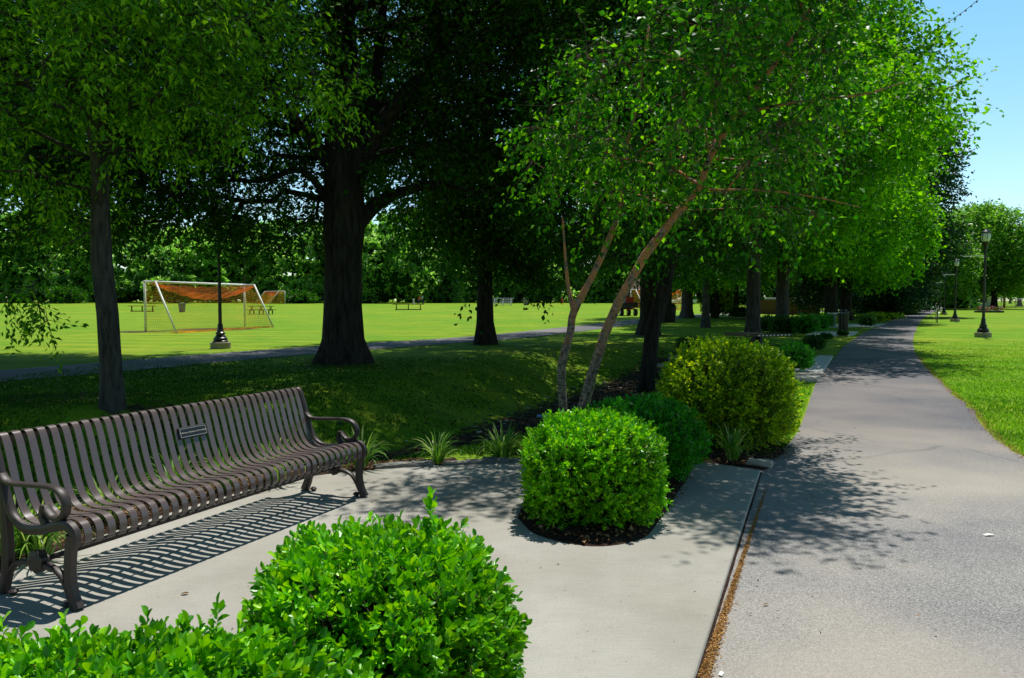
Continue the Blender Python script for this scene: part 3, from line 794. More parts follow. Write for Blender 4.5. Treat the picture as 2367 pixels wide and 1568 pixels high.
for k, (px, py, w, hh, m_, lab) in enumerate(((2010, 758, .38, .62, 'leaf_shrub', 'small green shrub standing in front of the far pale pad'), (2033, 747, .38, .5, 'leaf_gold', 'small yellow shrub beyond the far pale pad, beside the path'),
                                     (1926, 754, .36, .55, 'leaf_gold', 'small yellow shrub just left of the black rubbish bin'), (1966, 735, .4, .7, 'leaf_gold', 'yellow shrub showing right of the bin lid'),
                                     (1910, 790, .14, .2, 'leaf_shrub', 'tiny green plant on the grey middle pad'), (1713, 738, .75, 1.05, 'leaf_mid', 'round light green shrub far back between the thick trunk and the yellow column shrubs'),
                                     (1950, 780, .12, .14, 'leaf_shrub', 'tiny low sprig at the edge of the middle pad'))):
    x, y, z = G(px, py)
    bush('garden_shrub', (x, y + w * .6), w, w, hh, 260, .07, m_, lab, 'shrub', None, 50 + k, kind='rhomb', nl=5, shl=.1, core='core_gold' if m_ == 'leaf_gold' else 'core_green')
for k, (px, py, w, hh, m_, lab) in enumerate(((1665, 736, .55, 2.2, 'leaf_gold', 'taller yellow column shrub by the far pavement'), (1685, 734, .42, 2.5, 'leaf_gold', 'slim yellow column shrub right of the taller one'),
                                     (1640, 736, .5, 2.1, 'leaf_mid', 'green column shrub left of the yellow ones'))):
    x, y, z = G(px, py)
    bush('column_shrub', (x, y + .6), w, w, hh, 420, .10, m_, lab, 'shrub', 'column shrubs by the far pavement', 60 + k, kind='rhomb', nl=5, shl=.14, sq=2.0, lump=.12, core='core_gold' if m_ == 'leaf_gold' else 'core_green')
for k, (px, py, w, hh, lab) in enumerate(((2076, 743, 1.6, .5, 'low sprawling yellow-green shrub where the path narrows, nearer one'), (2112, 733, 1.6, .6, 'low sprawling yellow-green shrub where the path narrows, farther one'))):
    x, y, z = G(px, py)
    bush('spreading_shrub', (x - .9, y + .8), w, .9, hh, 340, .12, 'leaf_mid' if k else 'leaf_gold', lab, 'shrub', None, 70 + k, kind='rhomb', nl=5, shl=.14, sq=2.0, lump=.15, core='core_gold')

# dark evergreen mass left of the path, with red flowers
for k, (X, Y, w, hh, lab) in enumerate(((35.5, 74, 3.6, 3.4, 'nearest dark evergreen mound under the trees left of the path'), (41, 84, 4, 3.6, 'second dark evergreen mound left of the path'), (48, 97, 4.2, 4.2, 'third dark evergreen mound left of the path, close to its far bend'), (56, 112, 4.5, 4.5, 'farthest dark evergreen mound left of the path'))):
    bush('evergreen_mound', (X - 1.5, Y), w, w, hh, 900, .22, 'leaf_dark', lab, 'shrub', 'dark evergreen mounds left of the path', 80 + k, kind='rhomb', nl=6, shl=.35, sq=2.3, lump=.15, z0=0)
x, y, z = G(2090, 728)
bush('flowering_shrub', (x, y), .9, .8, 1.3, 220, .16, 'petal_pink', 'red-flowered shrub in front of the dark evergreens', 'shrub', None, 90, kind='rhomb', nl=5, shl=.2, lump=.2)

# strap-leaved clumps
def liriope(c, s, label, seed, n=70, m_='leaf_liriope'):
    r = np.random.default_rng(seed); gz = float(terr(c[0], c[1])); root = empty('lily_turf', (c[0], c[1], gz + (c[2] if len(c) > 2 else 0)))
    tag(root, label, 'plant', 'strap-leaved plants edging the plaza')
    K = 7; cos = []; fs = []
    an = r.uniform(0, 2 * PI, n); L = s * r.uniform(.7, 1.25, n); lean = r.uniform(.15, 1.15, n); w = r.uniform(.005, .009, n) * (s / .3) ** .5
    tt = np.linspace(0, 1, K)
    hor = np.cumsum(np.sin(np.clip(lean[:, None] * (.25 + 1.9 * tt[None] ** 1.5), 0, 2.7)), 1) / K * L[:, None]
    ver = np.cumsum(np.cos(np.clip(lean[:, None] * (.25 + 1.9 * tt[None] ** 1.5), 0, 2.7)), 1) / K * L[:, None]
    ver = np.maximum(ver, .006)
    r0 = r.uniform(0, .05 * s / .3, n)
    x = np.cos(an)[:, None] * (hor + r0[:, None]); y = np.sin(an)[:, None] * (hor + r0[:, None])
    sx, sy = -np.sin(an)[:, None], np.cos(an)[:, None]; ww = w[:, None] * np.sqrt(np.clip(1 - tt[None] ** 3, .02, 1))
    A = np.stack([x + sx * ww, y + sy * ww, ver], 2); B = np.stack([x - sx * ww, y - sy * ww, ver], 2)
    co = np.stack([A, B], 2).reshape(-1, 3); base = (np.arange(n) * K * 2)[:, None, None]; i = np.arange(K - 1)[None, :, None] * 2
    f = (base + i + np.array([0, 1, 3, 2])[None, None]).reshape(-1, 4)
    fastmesh('leaves', co, f, 4, m_, root, True)
    return root
for k, (px, py, s, lab, dz) in enumerate((
    (30, 1300, .34, 'variegated strap-leaved clump behind the left bench leg, at the view edge', 0), (92, 1305, .32, 'variegated strap-leaved clump seen between the two left bench legs', 0),
    (250, 1215, .30, 'variegated clump behind the bench seat, third from the left', 0), (400, 1165, .30, 'variegated clump behind the middle of the bench', 0),
    (520, 1140, .30, 'variegated clump behind the bench right of its middle', 0), (640, 1125, .32, 'pale variegated clump behind the right bench end', 0),
    (835, 1092, .30, 'bright green clump just past the right armrest', 0), (1010, 1080, .27, 'upright green grassy clump between edging stones, right of the bench', 0),
    (1160, 1073, .30, 'arching green clump by the edging stones, left of the boxy shrub', 0), (1692, 1078, .30, 'variegated clump at the foot of the golden shrub', .03))):
    x, y, z = G(px, py); liriope((x, y, dz), s * (1.2 if k < 9 else 1.1), lab, 100 + k, 80, 'leaf_liriope' if k not in (6, 7, 8) else 'leaf_liriope')

# edging stones behind the plaza
def rock(name, c, s, rz, m_, label, cat, group, seed, parent=None, sub=2, rough=.14):
    r = random.Random(seed); mb = MB()
    import bmesh
    bm = bmesh.new(); bmesh.ops.create_cube(bm, size=1); bmesh.ops.subdivide_edges(bm, edges=bm.edges, cuts=3, use_grid_fill=True)
    for v in bm.verts:
        q = v.co.copy(); q = q * (1 - .16 * max(0, q.length - .5)); v.co = Vector((q.x * s[0] * (1 + r.gauss(0, rough * .4)), q.y * s[1] * (1 + r.gauss(0, rough * .4)), (q.z + .5) * s[2] * (1 + r.gauss(0, rough * .3))))
    me = bpy.data.meshes.new(name); bm.to_mesh(me); bm.free(); o = bpy.data.objects.new(name, me); COL.objects.link(o); me.materials.append(MT[m_])
    o.location = c; o.rotation_euler = (0, 0, rz); tag(o, label, cat, group); return o
labs = ['flat grey edging stone right beside the bench end clump', 'long grey edging stone between the first two grassy clumps', 'grey edging stone left of the upright clump', 'pale grey edging stone right of the upright clump',
        'wide grey edging stone between the upright and the arching clump', 'grey edging stone behind the arching clump', 'last grey edging stone before the boxy shrub']
for k, px in enumerate((885, 925, 975, 1055, 1100, 1145, 1190)):
    py = 1094 - (px - 885) * .045; x, y, z = G(px, py); rock('edging_stone', (x, y + .10, z), (.24 if k % 2 else .19, .13, .055 + .01 * (k % 3)), .28 - .03 * k, 'stone', labs[k], 'edging stone', 'stones edging the plaza', 200 + k)
x, y, z = G(1757, 1081); rock('edging_stone', (x, y, z + .01), (.22, .14, .06), -.5, 'stone_tan', 'pale stone at the foot of the golden shrub, beside the asphalt', 'edging stone', None, 215)
x, y, z = G(1850, 884); rock('stone_slab', (x, y, z), (.62, .22, .09), .1, 'stone_tan', 'tan stone slab lying before the second concrete pad', 'stone slab', None, 216)
x, y, z = G(1880, 876); rock('stone_slab', (x - .05, y + .25, z + .045), (.75, .18, .05), .1, 'stone_tan', 'pale slab edging the near side of the second concrete pad', 'stone slab', None, 217)
x, y, z = G(1552, 866); rock('stone_slab', (x, y, z), (.7, .35, .12), .1, 'stone', 'grey slab bridging the ditch beside the leaning dark trunk', 'stone slab', None, 218)
x, y, z = G(1553, 856); rock('stone_slab', (x, y + .5, z), (.7, .25, .16), .1, 'stone_tan', 'thin pale slab just behind the grey one over the ditch', 'stone slab', None, 219)
x, y, z = G(1575, 852); rock('boulder', (x + .1, y + .6, z), (.65, .5, .38), .3, 'stone', 'grey boulder half hidden by the golden shrub', 'boulder', None, 220, rough=.25)

# stones and litter of the creek bed: nobody could count them
def scatter_stuff(name, pts, size, m_, label, cat, seed=5, flat=.35):
    r = np.random.default_rng(seed); n = len(pts); V = []; F = []
    base = unit(r.normal(size=(n, 6, 3)) * .25 + np.array([[1, 0, 0], [-1, 0, 0], [0, 1, 0], [0, -1, 0], [0, 0, 1], [0, 0, -1]])[None])
    s = size * r.uniform(.4, 1.5, (n, 1, 1)) * np.array([1, 1, flat]); an = r.uniform(0, 6.28, n); c, q = np.cos(an)[:, None], np.sin(an)[:, None]
    b = base * s; bx = b[:, :, 0] * 1.3 * c - b[:, :, 1] * q; by = b[:, :, 0] * 1.3 * q + b[:, :, 1] * c
    co = (np.stack([bx, by, b[:, :, 2]], 2) + pts[:, None, :]).reshape(-1, 3); i = np.arange(n)[:, None] * 6
    tri = [(0, 2, 4), (2, 1, 4), (1, 3, 4), (3, 0, 4), (2, 0, 5), (1, 2, 5), (3, 1, 5), (0, 3, 5)]
    f = np.concatenate([i + list(t) for t in tri], 1).reshape(-1, 3)
    o = fastmesh(name, co, f, 3, m_); tag(o, label, cat, None, 'stuff'); return o
def creek_pts(n, spread, seed, y0=8, y1=27):
    r = np.random.default_rng(seed); out = []
    while len(out) < n:
        x, y = r.uniform(-6, 9), r.uniform(y0, y1)
        d = float(creek_dist(x, y))
        if d < abs(r.normal(0, spread)): out.append((x, y, float(terr(x, y)) + .01))
    return np.array(out)
scatter_stuff('creek_gravel', creek_pts(900, .8, 3), .05, 'stone_dark', 'small grey stones strewn along the bed of the ditch', 'gravel')  # darker stone colour stands in for the shade down in the ditch
scatter_stuff('creek_pebbles', creek_pts(160, .8, 4), .045, 'stone_tan', 'pale pebbles and chips in the bed of the ditch', 'gravel')
def scatter_leaves(name, pts, size, m_, label, cat, seed):
    r = np.random.default_rng(seed); ax = unit(np.c_[r.normal(size=(len(pts), 2)), r.normal(0, .25, len(pts))])
    co, f = leaf_geo(pts, ax, size, .6, 2.0, 'rhomb', r); o = fastmesh(name, co, f, 3, m_); tag(o, label, cat, None, 'stuff'); return o
cpn = creek_pts(2600, 1.1, 6); cpn[:, 2] += .01
scatter_leaves('leaf_litter', cpn, .08, 'dry_leaf', 'dry brown leaves lying along the ditch', 'leaf litter', 7)
# mulch chips behind the bench and around the shrubs
def poly_pts(poly, n, seed, z):
    r = np.random.default_rng(seed); poly = np.array(poly); out = []
    mn, mx = poly.min(0), poly.max(0)
    while len(out) < n:
        p = r.uniform(mn, mx); ins_ = False; j = len(poly) - 1
        for i in range(len(poly)):
            a, b = poly[i], poly[j]
            if (a[1] > p[1]) != (b[1] > p[1]) and p[0] < (b[0] - a[0]) * (p[1] - a[1]) / (b[1] - a[1]) + a[0]: ins_ = not ins_
            j = i
        if ins_: out.append((p[0], p[1], float(terr(*p)) + z))
    return np.array(out)
scatter_leaves('mulch_chips', np.concatenate([poly_pts([(-3.4, 3.4), (-2.95, 4.4), (-2.4, 5.9), (-1.85, 6.7), (-.75, 7.15), (-.9, 7.5), (-2.2, 7.1), (-3.3, 5.6), (-3.7, 4)], 3600, 8, .03),
     poly_pts([(.05, 5.3), (.2, 4.95), (.48, 4.75), (.82, 4.9), (1.02, 5.3), (1.35, 6.0), (1.7, 7.2), (.4, 7.3)], 1500, 9, .06), poly_pts([(1.6, 7.45), (2.2, 7.1), (2.7, 7.5), (2.9, 8), (2, 8.6)], 700, 10, .045)]), .035, 'dry_leaf', 'brown bark chips of the planting beds', 'mulch', 11)
# orange litter gathered along the slab edge
r_ = np.random.default_rng(12); A = np.array(g2(1772, 1120)); B = np.array(g2(1609, 1575)); t_ = np.clip(r_.beta(2.0, .8, 5000), 0, 1)
dn = unit(np.array([B - A]))[0]; nn = np.array([-dn[1], dn[0]]); nn = nn if nn[0] > 0 else -nn
off = np.abs(r_.normal(0, 1, 5000)) * (.003 + .016 * t_ ** 2); q_ = A + (B - A) * t_[:, None] + nn * (.012 + off)[:, None]
scatter_leaves('orange_litter', np.c_[q_, np.full(5000, .018)], .013, 'orange_litter', 'orange-brown litter gathered along the edge of the concrete slab', 'litter', 13)
qs = poly_pts([g2(2240, 950), g2(2367, 1060), g2(2367, 1040), g2(2250, 940)], 1200, 14, .02)
e_ = []
pr_ = np.array(pathR_s)[6:]
for _ in range(4200):
    yy_ = 6.5 + 16 * r_.random() ** 1.6; e_.append((float(np.interp(yy_, pr_[:, 1], pr_[:, 0])) + r_.normal(0, .045) + .03, yy_, .018))
scatter_leaves('edge_litter', np.array(e_), .016, 'orange_litter', 'dry straw-brown debris along the grassy right edge of the path', 'litter', 15)
for k, (px, py, lab) in enumerate(((2285, 1243, 'flattened white scrap of paper on the sunny asphalt'), (1667, 1567, 'small pale scrap on the asphalt at the bottom edge'))):
    x, y, z = G(px, py); mb = MB(); mb.add([(-.045, -.018, .0), (-.01, -.022, .008), (.045, -.016, .002), (.048, .016, .005), (.005, .02, .012), (-.042, .018, .004)], [(0, 1, 4, 5), (1, 2, 3, 4)])
    o = mb.build('paper_scrap', 'paper'); o.location = (x, y, .017); o.rotation_euler = (0, 0, .1 + k); o.scale = (.7, .7, .7) if k == 0 else (.4, .4, .4); tag(o, lab, 'litter')
for k, (px, py, lab) in enumerate(((417, 1392, 'single brown dry leaf on the concrete in front of the bench'), (1078, 1118, 'tiny dark dry leaf in the shade on the plaza'), (1763, 1407, 'tiny dark speck of a leaf on the asphalt'))):
    x, y, z = G(px, py); co, f = leaf_geo(np.array([[0, 0, 0.0]]), np.array([[1, .3, .1]]), .035, .5, 3, 'oval'); o = fastmesh('dry_leaf', co, f, 3, 'dry_leaf'); o.location = (x, y, .042 if k < 2 else .02); tag(o, lab, 'leaf')
x, y, z = G(1253, 968); mb = MB(); mb.lathe([(.0, -.11), (.03, -.11), (.034, -.08), (.030, 0), (.034, .05), (.014, .09), (.013, .11), (0, .11)], n=12)
o = mb.build('plastic_bottle', 'plastic_blue', None, True); o.location = (x, y, z + .05); o.rotation_euler = (1.5, .2, 1.0); tag(o, 'bluish discarded plastic bottle lying in the ditch', 'bottle')

PLx = np.array(pathL_s)[11:]; rl = np.random.default_rng(77); lp = []
for _ in range(90): lp.append((rl.uniform(-1.6, 2.0), rl.uniform(3.4, 7.1), .040))
for _ in range(120):
    y_ = rl.uniform(3.5, 16); lp.append((float(np.interp(y_, PLx[:, 1], PLx[:, 0])) + abs(rl.normal(0, .6)) + .1, y_, .016))
lp = np.array(lp); keep = [not (0 < p[0] < 1.8 and 4.5 < p[1]) or p[2] < .03 for p in lp]; lp = lp[keep]
scatter_leaves('blown_debris', lp, .018, 'dry_leaf', 'tiny specks of dry leaf blown over the concrete and asphalt', 'litter', 78)
# ================================================================== GRASS BLADES (near lawn)
def grass_stuff(name, pts, hgt, m_, label, seed, w=.006):
    r = np.random.default_rng(seed); n = len(pts); an = r.uniform(0, 2 * PI, n); h = hgt * r.uniform(.5, 1.3, n) * np.clip(1.25 - pts[:, 1] / 32, .25, 1); ln = r.normal(0, .45, (n, 2)) * h[:, None]
    ww = w * r.uniform(.7, 1.4, n) * (1 + pts[:, 1] / 14.)
    d = np.stack([np.cos(an) * ww, np.sin(an) * ww, 0 * an], 1); tip = pts + np.c_[ln, h]
    co = np.stack([pts - d, pts + d, tip], 1).reshape(-1, 3); f = np.arange(n * 3).reshape(-1, 3)
    o = fastmesh(name, co, f, 3, m_); tag(o, label, 'grass', None, 'stuff'); return o
rr_ = np.random.default_rng(31)
PR = np.array(pathR_s); PL = np.array(pathL_s)
def right_lawn(n, y0, y1, wid):
    y = y0 + (y1 - y0) * rr_.random(n) ** 1.5; xe = np.interp(y, PR[6:, 1], PR[6:, 0]); x = xe + .03 + wid * rr_.random(n) * (y / y0) ** .4
    vis = (x < y * .70 + .3) & (rr_.random(n) < 1.15 - (y - y0) / (y1 - y0)); return np.c_[x, y, np.zeros(n)][vis]
grass_stuff('lawn_grass', right_lawn(190000, 7.0, 30, 9), .036, 'leaf_grass', 'short sunlit grass on the lawn right of the path', 32)
def left_grass(n, x0, x1, y0, y1, cond):
    x = rr_.uniform(x0, x1, n); y = y0 + (y1 - y0) * rr_.random(n) ** 1.3; k = cond(x, y); x, y = x[k], y[k]; return np.c_[x, y, terr(x, y)]
xl = lambda y: np.interp(y, PL[11:, 1], PL[11:, 0])
grass_stuff('verge_grass', left_grass(60000, 1.0, 9, 7.4, 20, lambda x, y: (x < xl(y) - .03) & (creek_dist(x, y) > 1.5) & ~((x < 3.05) & (y < 9.0) & (x > 1.5)) & ~((y > 15.7) & (x > 5.2) & (y < 22) & (x > y * .32))), .05, 'leaf_grass', 'grass between the golden shrub and the path', 33)
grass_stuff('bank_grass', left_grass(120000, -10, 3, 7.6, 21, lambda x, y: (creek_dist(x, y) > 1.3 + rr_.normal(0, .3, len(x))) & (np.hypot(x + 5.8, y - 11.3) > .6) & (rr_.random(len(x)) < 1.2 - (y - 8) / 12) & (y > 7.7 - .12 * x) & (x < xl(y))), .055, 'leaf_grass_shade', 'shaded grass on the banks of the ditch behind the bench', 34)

# ================================================================== LAMPS
def make_lamp():
    root = empty('street_lamp')
    m = MB(); m.lathe([(.31, -.05), (.315, .19), (.30, .205), (.0, .205)], n=28); smooth_by_angle(m.build('concrete_footing', 'concrete_lamp', root))
    m = MB(); m.lathe([(.235, .205), (.24, .25), (.20, .28), (.215, .30), (.215, .34), (.17, .37), (.165, .40), (.125, .44), (.150, .48), (.150, .505), (.105, .54), (.085, .68), (.082, .76), (.062, .80)], n=28); smooth_by_angle(m.build('base', 'black_metal', root))
    m = MB(); m.lathe([(.060, .79), (.052, 2.2), (.046, 3.55), (.060, 3.58), (.060, 3.62), (.05, 3.65)], n=16, flute=.12); m.build('pole', 'black_metal', root)
    m = MB(); m.lathe([(.05, 3.64), (.085, 3.70), (.075, 3.76), (.12, 3.90), (.135, 3.93), (.135, 3.96), (.0, 3.965)], n=20); h = smooth_by_angle(m.build('fitter', 'black_metal', root))
    m = MB(); m.lathe([(.11, 3.96), (.155, 4.02), (.185, 4.14), (.185, 4.22), (.165, 4.30), (.15, 4.33), (.0, 4.331)], n=24); m.build('globe', 'globe', root, True)
    for k in range(6):
        a = 2 * PI * k / 6 + .3; m = MB(); m.tube([(math.cos(a) * q, math.sin(a) * q, z) for q, z in ((.115, 3.95), (.163, 4.02), (.193, 4.14), (.193, 4.22), (.17, 4.31))], .008, 4); m.build('globe_rib', 'black_metal', root)
    m = MB(); m.lathe([(.19, 4.325), (.20, 4.345), (.17, 4.39), (.10, 4.43), (.085, 4.455), (.05, 4.47), (.025, 4.49), (.03, 4.52), (.0, 4.55)], n=20); smooth_by_angle(m.build('cap', 'black_metal', root))
    return root
def banner_arm(root):
    for z, L in ((3.38, .95),):
        m = MB(); m.tube([(-.05, 0, z), (-L, 0, z - .02)], .011, 5); m.build('banner_arm', 'alu', root)
lamp0 = make_lamp()
spots = [((2272, 780), 'black post lamp nearest the camera on the right lawn, with a thin white arm'), ((2207, 744), 'black post lamp second in the row along the right of the path'),
         ((2182, 728), 'third black post lamp along the right of the path'), ((2172, 720), 'fourth and farthest black post lamp right of the path, its head against dark trees'),
         ((510, 806), 'black post lamp on the left field beside the oak, its head lost in the leaves')]
lamps_ = []
for i, ((px, py), lab) in enumerate(spots):
    o = lamp0 if i == 0 else copy_tree(lamp0); x, y, z = G(px, py); o.location = (x, y, z); tag(o, lab, 'street lamp', 'black post lamps of the park'); lamps_.append(o)
for o in lamps_[:3]: banner_arm(o)

# ================================================================== GOALS
def goal(pL, pR, depthv, label, netstep=.13, wire=.008, H=2.44, seed=1, dense=True, group='soccer goals on the field'):
    """pL, pR front post feet; depthv = vector to the rear feet"""
    a = np.array(pL, float); b = np.array(pR, float); dv = np.array([*depthv, 0.0]); root = empty('soccer_goal', tuple(a)); tag(root, label, 'soccer goal', group)
    u = b - a; up = np.array([0, 0, H]); td = dv * .36
    Z = np.zeros(3)
    def bar(nm, p, q, r, mat='white_paint'): m = MB(); m.tube([tuple(p), tuple(q)], r, 8); m.build(nm, mat, root, True)
    bar('post', Z, Z + up, .06); bar('post', u, u + up, .06); bar('crossbar', up - unit(np.array([u]))[0] * .05, u + up + unit(np.array([u]))[0] * .05, .06)
    bar('top_side_bar', up, up + td, .035); bar('top_side_bar', u + up, u + up + td, .035)
    bar('back_stay', up + td, dv, .045); bar('back_stay', u + up + td, u + dv, .045)
    r = np.random.default_rng(seed); L = np.linalg.norm(u)
    def net(nm, fn, nu, nv, w, mat):
        """fn(s,t)->point; grid of flat cords"""
        m_ = MB(); g = [[np.array(fn(i / nu, j / nv)) for j in range(nv + 1)] for i in range(nu + 1)]
        vs = []; fs = []
        def cord(p, q):
            d = q - p; s = np.cross(d, np.array([.35, -1, .15])); l = np.linalg.norm(s)
            if l < 1e-6: return
            s = s / l * w / 2; o_ = len(vs); vs.extend([p - s, p + s, q + s, q - s]); fs.append((o_, o_ + 1, o_ + 2, o_ + 3))
        for i in range(nu + 1):
            for j in range(nv + 1):
                if i < nu: cord(g[i][j], g[i + 1][j])
                if j < nv: cord(g[i][j], g[i][j + 1])
        m_.add(vs, fs); return m_.build(nm, mat, root)
    sag = lambda s: math.sin(PI * s)
    # roof of the net, sagging in a heavy swag from the crossbar
    nu = int(L / netstep); 
    net('roof_net', lambda s, t: u * s + up + td * t + np.array([0, 0, -.06 - sag(s) * (.10 + .42 * t) + .02 * math.sin(s * 40)]), nu, 5 if dense else 3, wire * 1.1, 'net_orange')
    def back(s, t):
        top = u * s + up + td + np.array([0, 0, -.07 - sag(s) * .50]); bot = u * s + dv + np.array([0, 0, .02]) - dv * (.10 * sag(s))
        q = top * (1 - t) + bot * t; q[2] -= .10 * math.sin(t * PI); return q + np.array([r.normal(0, .012), r.normal(0, .012), 0])
    net('back_net', back, nu, int(2.6 / netstep), wire * .62, 'net_yellow')
    net('swag', lambda s, t: u * s + up + td + np.array([0, 0, -.08 - sag(s) * .50 - t * (.10 + .17 * sag(s)) + .02 * math.sin(s * 55 + t * 5)]) - dv * .03 * t, nu, 4, wire * 3.2, 'net_orange')
    for base in (Z, u):
        def side(s, t, base=base):
            f = base + up * (1 - t) + np.array([0, 0, .02]); k = base + (up + td) * (1 - t) + dv * t; q = f * (1 - s) + k * s; return q
        net('side_net', side, int(1.6 / netstep), int(2.5 / netstep), wire, 'net_yellow')
    net('ground_net', lambda s, t: u * s + dv * (.80 + .22 * t) + np.array([0, 0, .03 + .03 * math.sin(s * 37 + t * 9)]), nu, 4, wire * 2.2, 'net_yellow')
    return root
gl = np.array(G(337, 768)); gr = np.array(G(566, 755)); rl = np.array(G(408, 771)); 
goal(gl, gr, (rl - gl)[:2], 'white framed goal nearest the camera, orange net sagging from its crossbar', .12, .011, seed=3)
x0 = np.array(G(659, 703)); D = x0[1]; x1 = x0 + np.array([-4.2, 5.0, 0]); x1[2] = float(terr(x1[0], x1[1]))
goal(x1, x0, (-3.0, -.6), 'small-looking distant white goal with orange net, just right of the near goal', .26, .045, seed=4, dense=False)
x0 = np.array(G(1458, 716)); x1 = x0 + np.array([6.2, 2.5, 0]); x1[2] = float(terr(x1[0], x1[1]))
goal(x0, x1, (1.4, -2.0), 'distant goal with bright orange net right of the utility vehicle', .2, .04, seed=5, dense=False)

# ================================================================== TABLES, BENCHES, BINS
def picnic(px, py, rz, label, L=2.4, bench_only=False, wood='wood_brown', group='picnic tables on the far field', sc=1.0):
    x, y, z = G(px, py); root = empty('picnic_table' if not bench_only else 'player_bench', (x, y, z), rz); tag(root, label, 'picnic table' if not bench_only else 'bench', group)
    root.scale = (sc, sc, sc)
    if bench_only:
        m = MB(); m.box((0, 0, .62), (L, .32, .06)); m.build('seat', wood, root)
        for sx in (-.38, 0, .38): m = MB(); m.box((sx * L, 0, .30), (.10, .10, .60)); m.build('leg', wood, root)
        m = MB(); m.box((0, 0, .07), (L * .84, .09, .09)); m.build('runner', wood, root)
    else:
        for k in range(4): m = MB(); m.box((0, -.30 + .2 * k, .76), (L, .18, .045)); m.build('top_board', wood, root)
        for s in (-1, 1):
            m = MB(); m.box((0, s * .68, .44), (L * 1.1, .26, .045)); m.build('seat', wood, root)
            for sx in (-.38, 0, .38): m = MB(); m.box((sx * L, s * .68, .21), (.09, .09, .42)); m.build('leg', wood, root)
        for sx in (-.38, 0, .38):
            for s in (-1, 1): m = MB(); m.tube([(sx * L, 0, .42), (sx * L, s * .34, .74)], .04, 4); m.build('strut', wood, root)
            m = MB(); m.box((sx * L, 0, .40), (.08, 1.5, .08)); m.build('cross_beam', wood, root)
    return root
picnic(329, 721, .06, 'long low dark wooden bench left of the near goal post', 2.9, True, 'wood_brown', 'low wooden benches on the far field', 1.0)
picnic(944, 717, .03, 'long low dark bench alone on the field right of the big oak', 3.4, True, 'wood_brown', 'low wooden benches on the far field', 1.1)
picnic(604, 727, .05, 'brown picnic table with splayed struts seen through the right end of the goal', 2.3)
def can(px, py, r, h, label, matname='grey_can', lid=None, sc=1):
    x, y, z = G(px, py); root = empty('rubbish_bin', (x, y, z)); tag(root, label, 'rubbish bin', None)
    m = MB(); m.lathe([(r * .80, 0), (r * .82, .04), (r, h * .82), (r * 1.03, h * .84), (r * 1.03, h * .88)], n=28, flute=.10 if lid != 'drum' else 0); m.build('body', matname, root)
    m = MB()
    if lid == 'dome': m.lathe([(r * 1.08, h * .88), (r * 1.06, h * .93), (r * .95, h * 1.05), (r * .6, h * 1.16), (r * .2, h * 1.21), (0, h * 1.22)], n=22)
    elif lid == 'bell': m.lathe([(r * 1.22, h * .93), (r * 1.22, h * .95), (r * .55, h * .985), (r * .5, h * 1.04), (0, h * 1.05)], n=22)
    else: m.lathe([(r * 1.1, h * .88), (r * 1.1, h * .97), (0, h)], n=22)
    smooth_by_angle(m.build('lid', matname, root))
    return root
can(421, 722, .36, .95, 'grey drum bin on the field seen through the near goal', 'grey_can', 'drum')
can(1216, 706, .5, 1.3, 'small pale grey bin near the white bleachers', 'grey_can', 'drum')
can(1949, 765, .27, 1.02, 'black ribbed bin with a wide flat lid, on the grass by the path', 'black_metal', 'bell')
can(1554, 744, .26, 1.05, 'black dome-topped bin between the tree trunks by the far pavement', 'black_metal', 'dome')
# square perforated metal table
x, y, z = 5.78, 18.4, 0.0; root = empty('picnic_table', (x, y, z), .42); tag(root, 'dark square metal-mesh table on one pedestal, in the shade behind the golden shrub', 'picnic table')
m = MB(); m.box((0, 0, .76), (1.05, 1.05, .012)); m.build('mesh_top', 'black_metal', root)
for a, b, s in ((0, -.53, (1.10, .025, .06)), (0, .53, (1.10, .025, .06)), (-.53, 0, (.025, 1.04, .06)), (.53, 0, (.025, 1.04, .06))): m = MB(); m.box((a, b, .745), s, bev=.008); m.build('rim', 'black_metal', root)
for k in range(9): m = MB(); m.box((-.44 + k * .11, -.546, .745), (.05, .008, .022)); m.build('rim_slot', 'alu', root)
m = MB(); m.tube([(0, 0, 0), (0, 0, .75)], .055, 12); m.build('pedestal', 'black_metal', root, True)
for dx, dy in ((0, -.85), (.85, 0), (-.85, 0), (0, .85)):
    m = MB(); m.box((dx, dy, .45), (.62 if dx == 0 else .36, .36 if dx == 0 else .62, .03), bev=.01); m.build('seat', 'black_metal', root)
    m = MB(); m.tube([(0, 0, .2), (dx * .7, dy * .7, .2), (dx, dy, .44)], .03, 8); m.build('seat_arm', 'black_metal', root, True)
x, y, z = G(1953, 757); root = empty('table', (x, y + 1.0, z), .35); tag(root, 'pale-topped table just behind the black ribbed bin', 'table')
m = MB(); m.box((0, 0, .78), (1.15, .6, .07), bev=.02); m.build('top', 'white_paint', root)
for s in (-.4, .4): m = MB(); m.box((s, 0, .37), (.12, .45, .74)); m.build('leg', 'stone_blue', root)
# leaning blue-grey memorial stone
x, y, z = G(1828, 757); m = MB(); m.add([(-.28, -.1, 0), (.28, -.1, 0), (.28, .1, 0), (-.28, .1, 0), (-.22, .0, .62), (.10, .0, .72), (.10, .1, .72), (-.22, .1, .62), (.26, .02, .55), (.26, .1, .55)],
    [(3, 2, 1, 0), (0, 1, 8, 5, 4), (2, 3, 7, 6, 9), (4, 5, 6, 7), (5, 8, 9, 6), (1, 2, 9, 8), (3, 0, 4, 7)])
o = m.build('marker_stone', 'stone_blue'); o.location = (x, y + 1.2, z); tag(o, 'blue-grey upright marker stone beside the second thick trunk, above the hedge shrubs', 'stone')
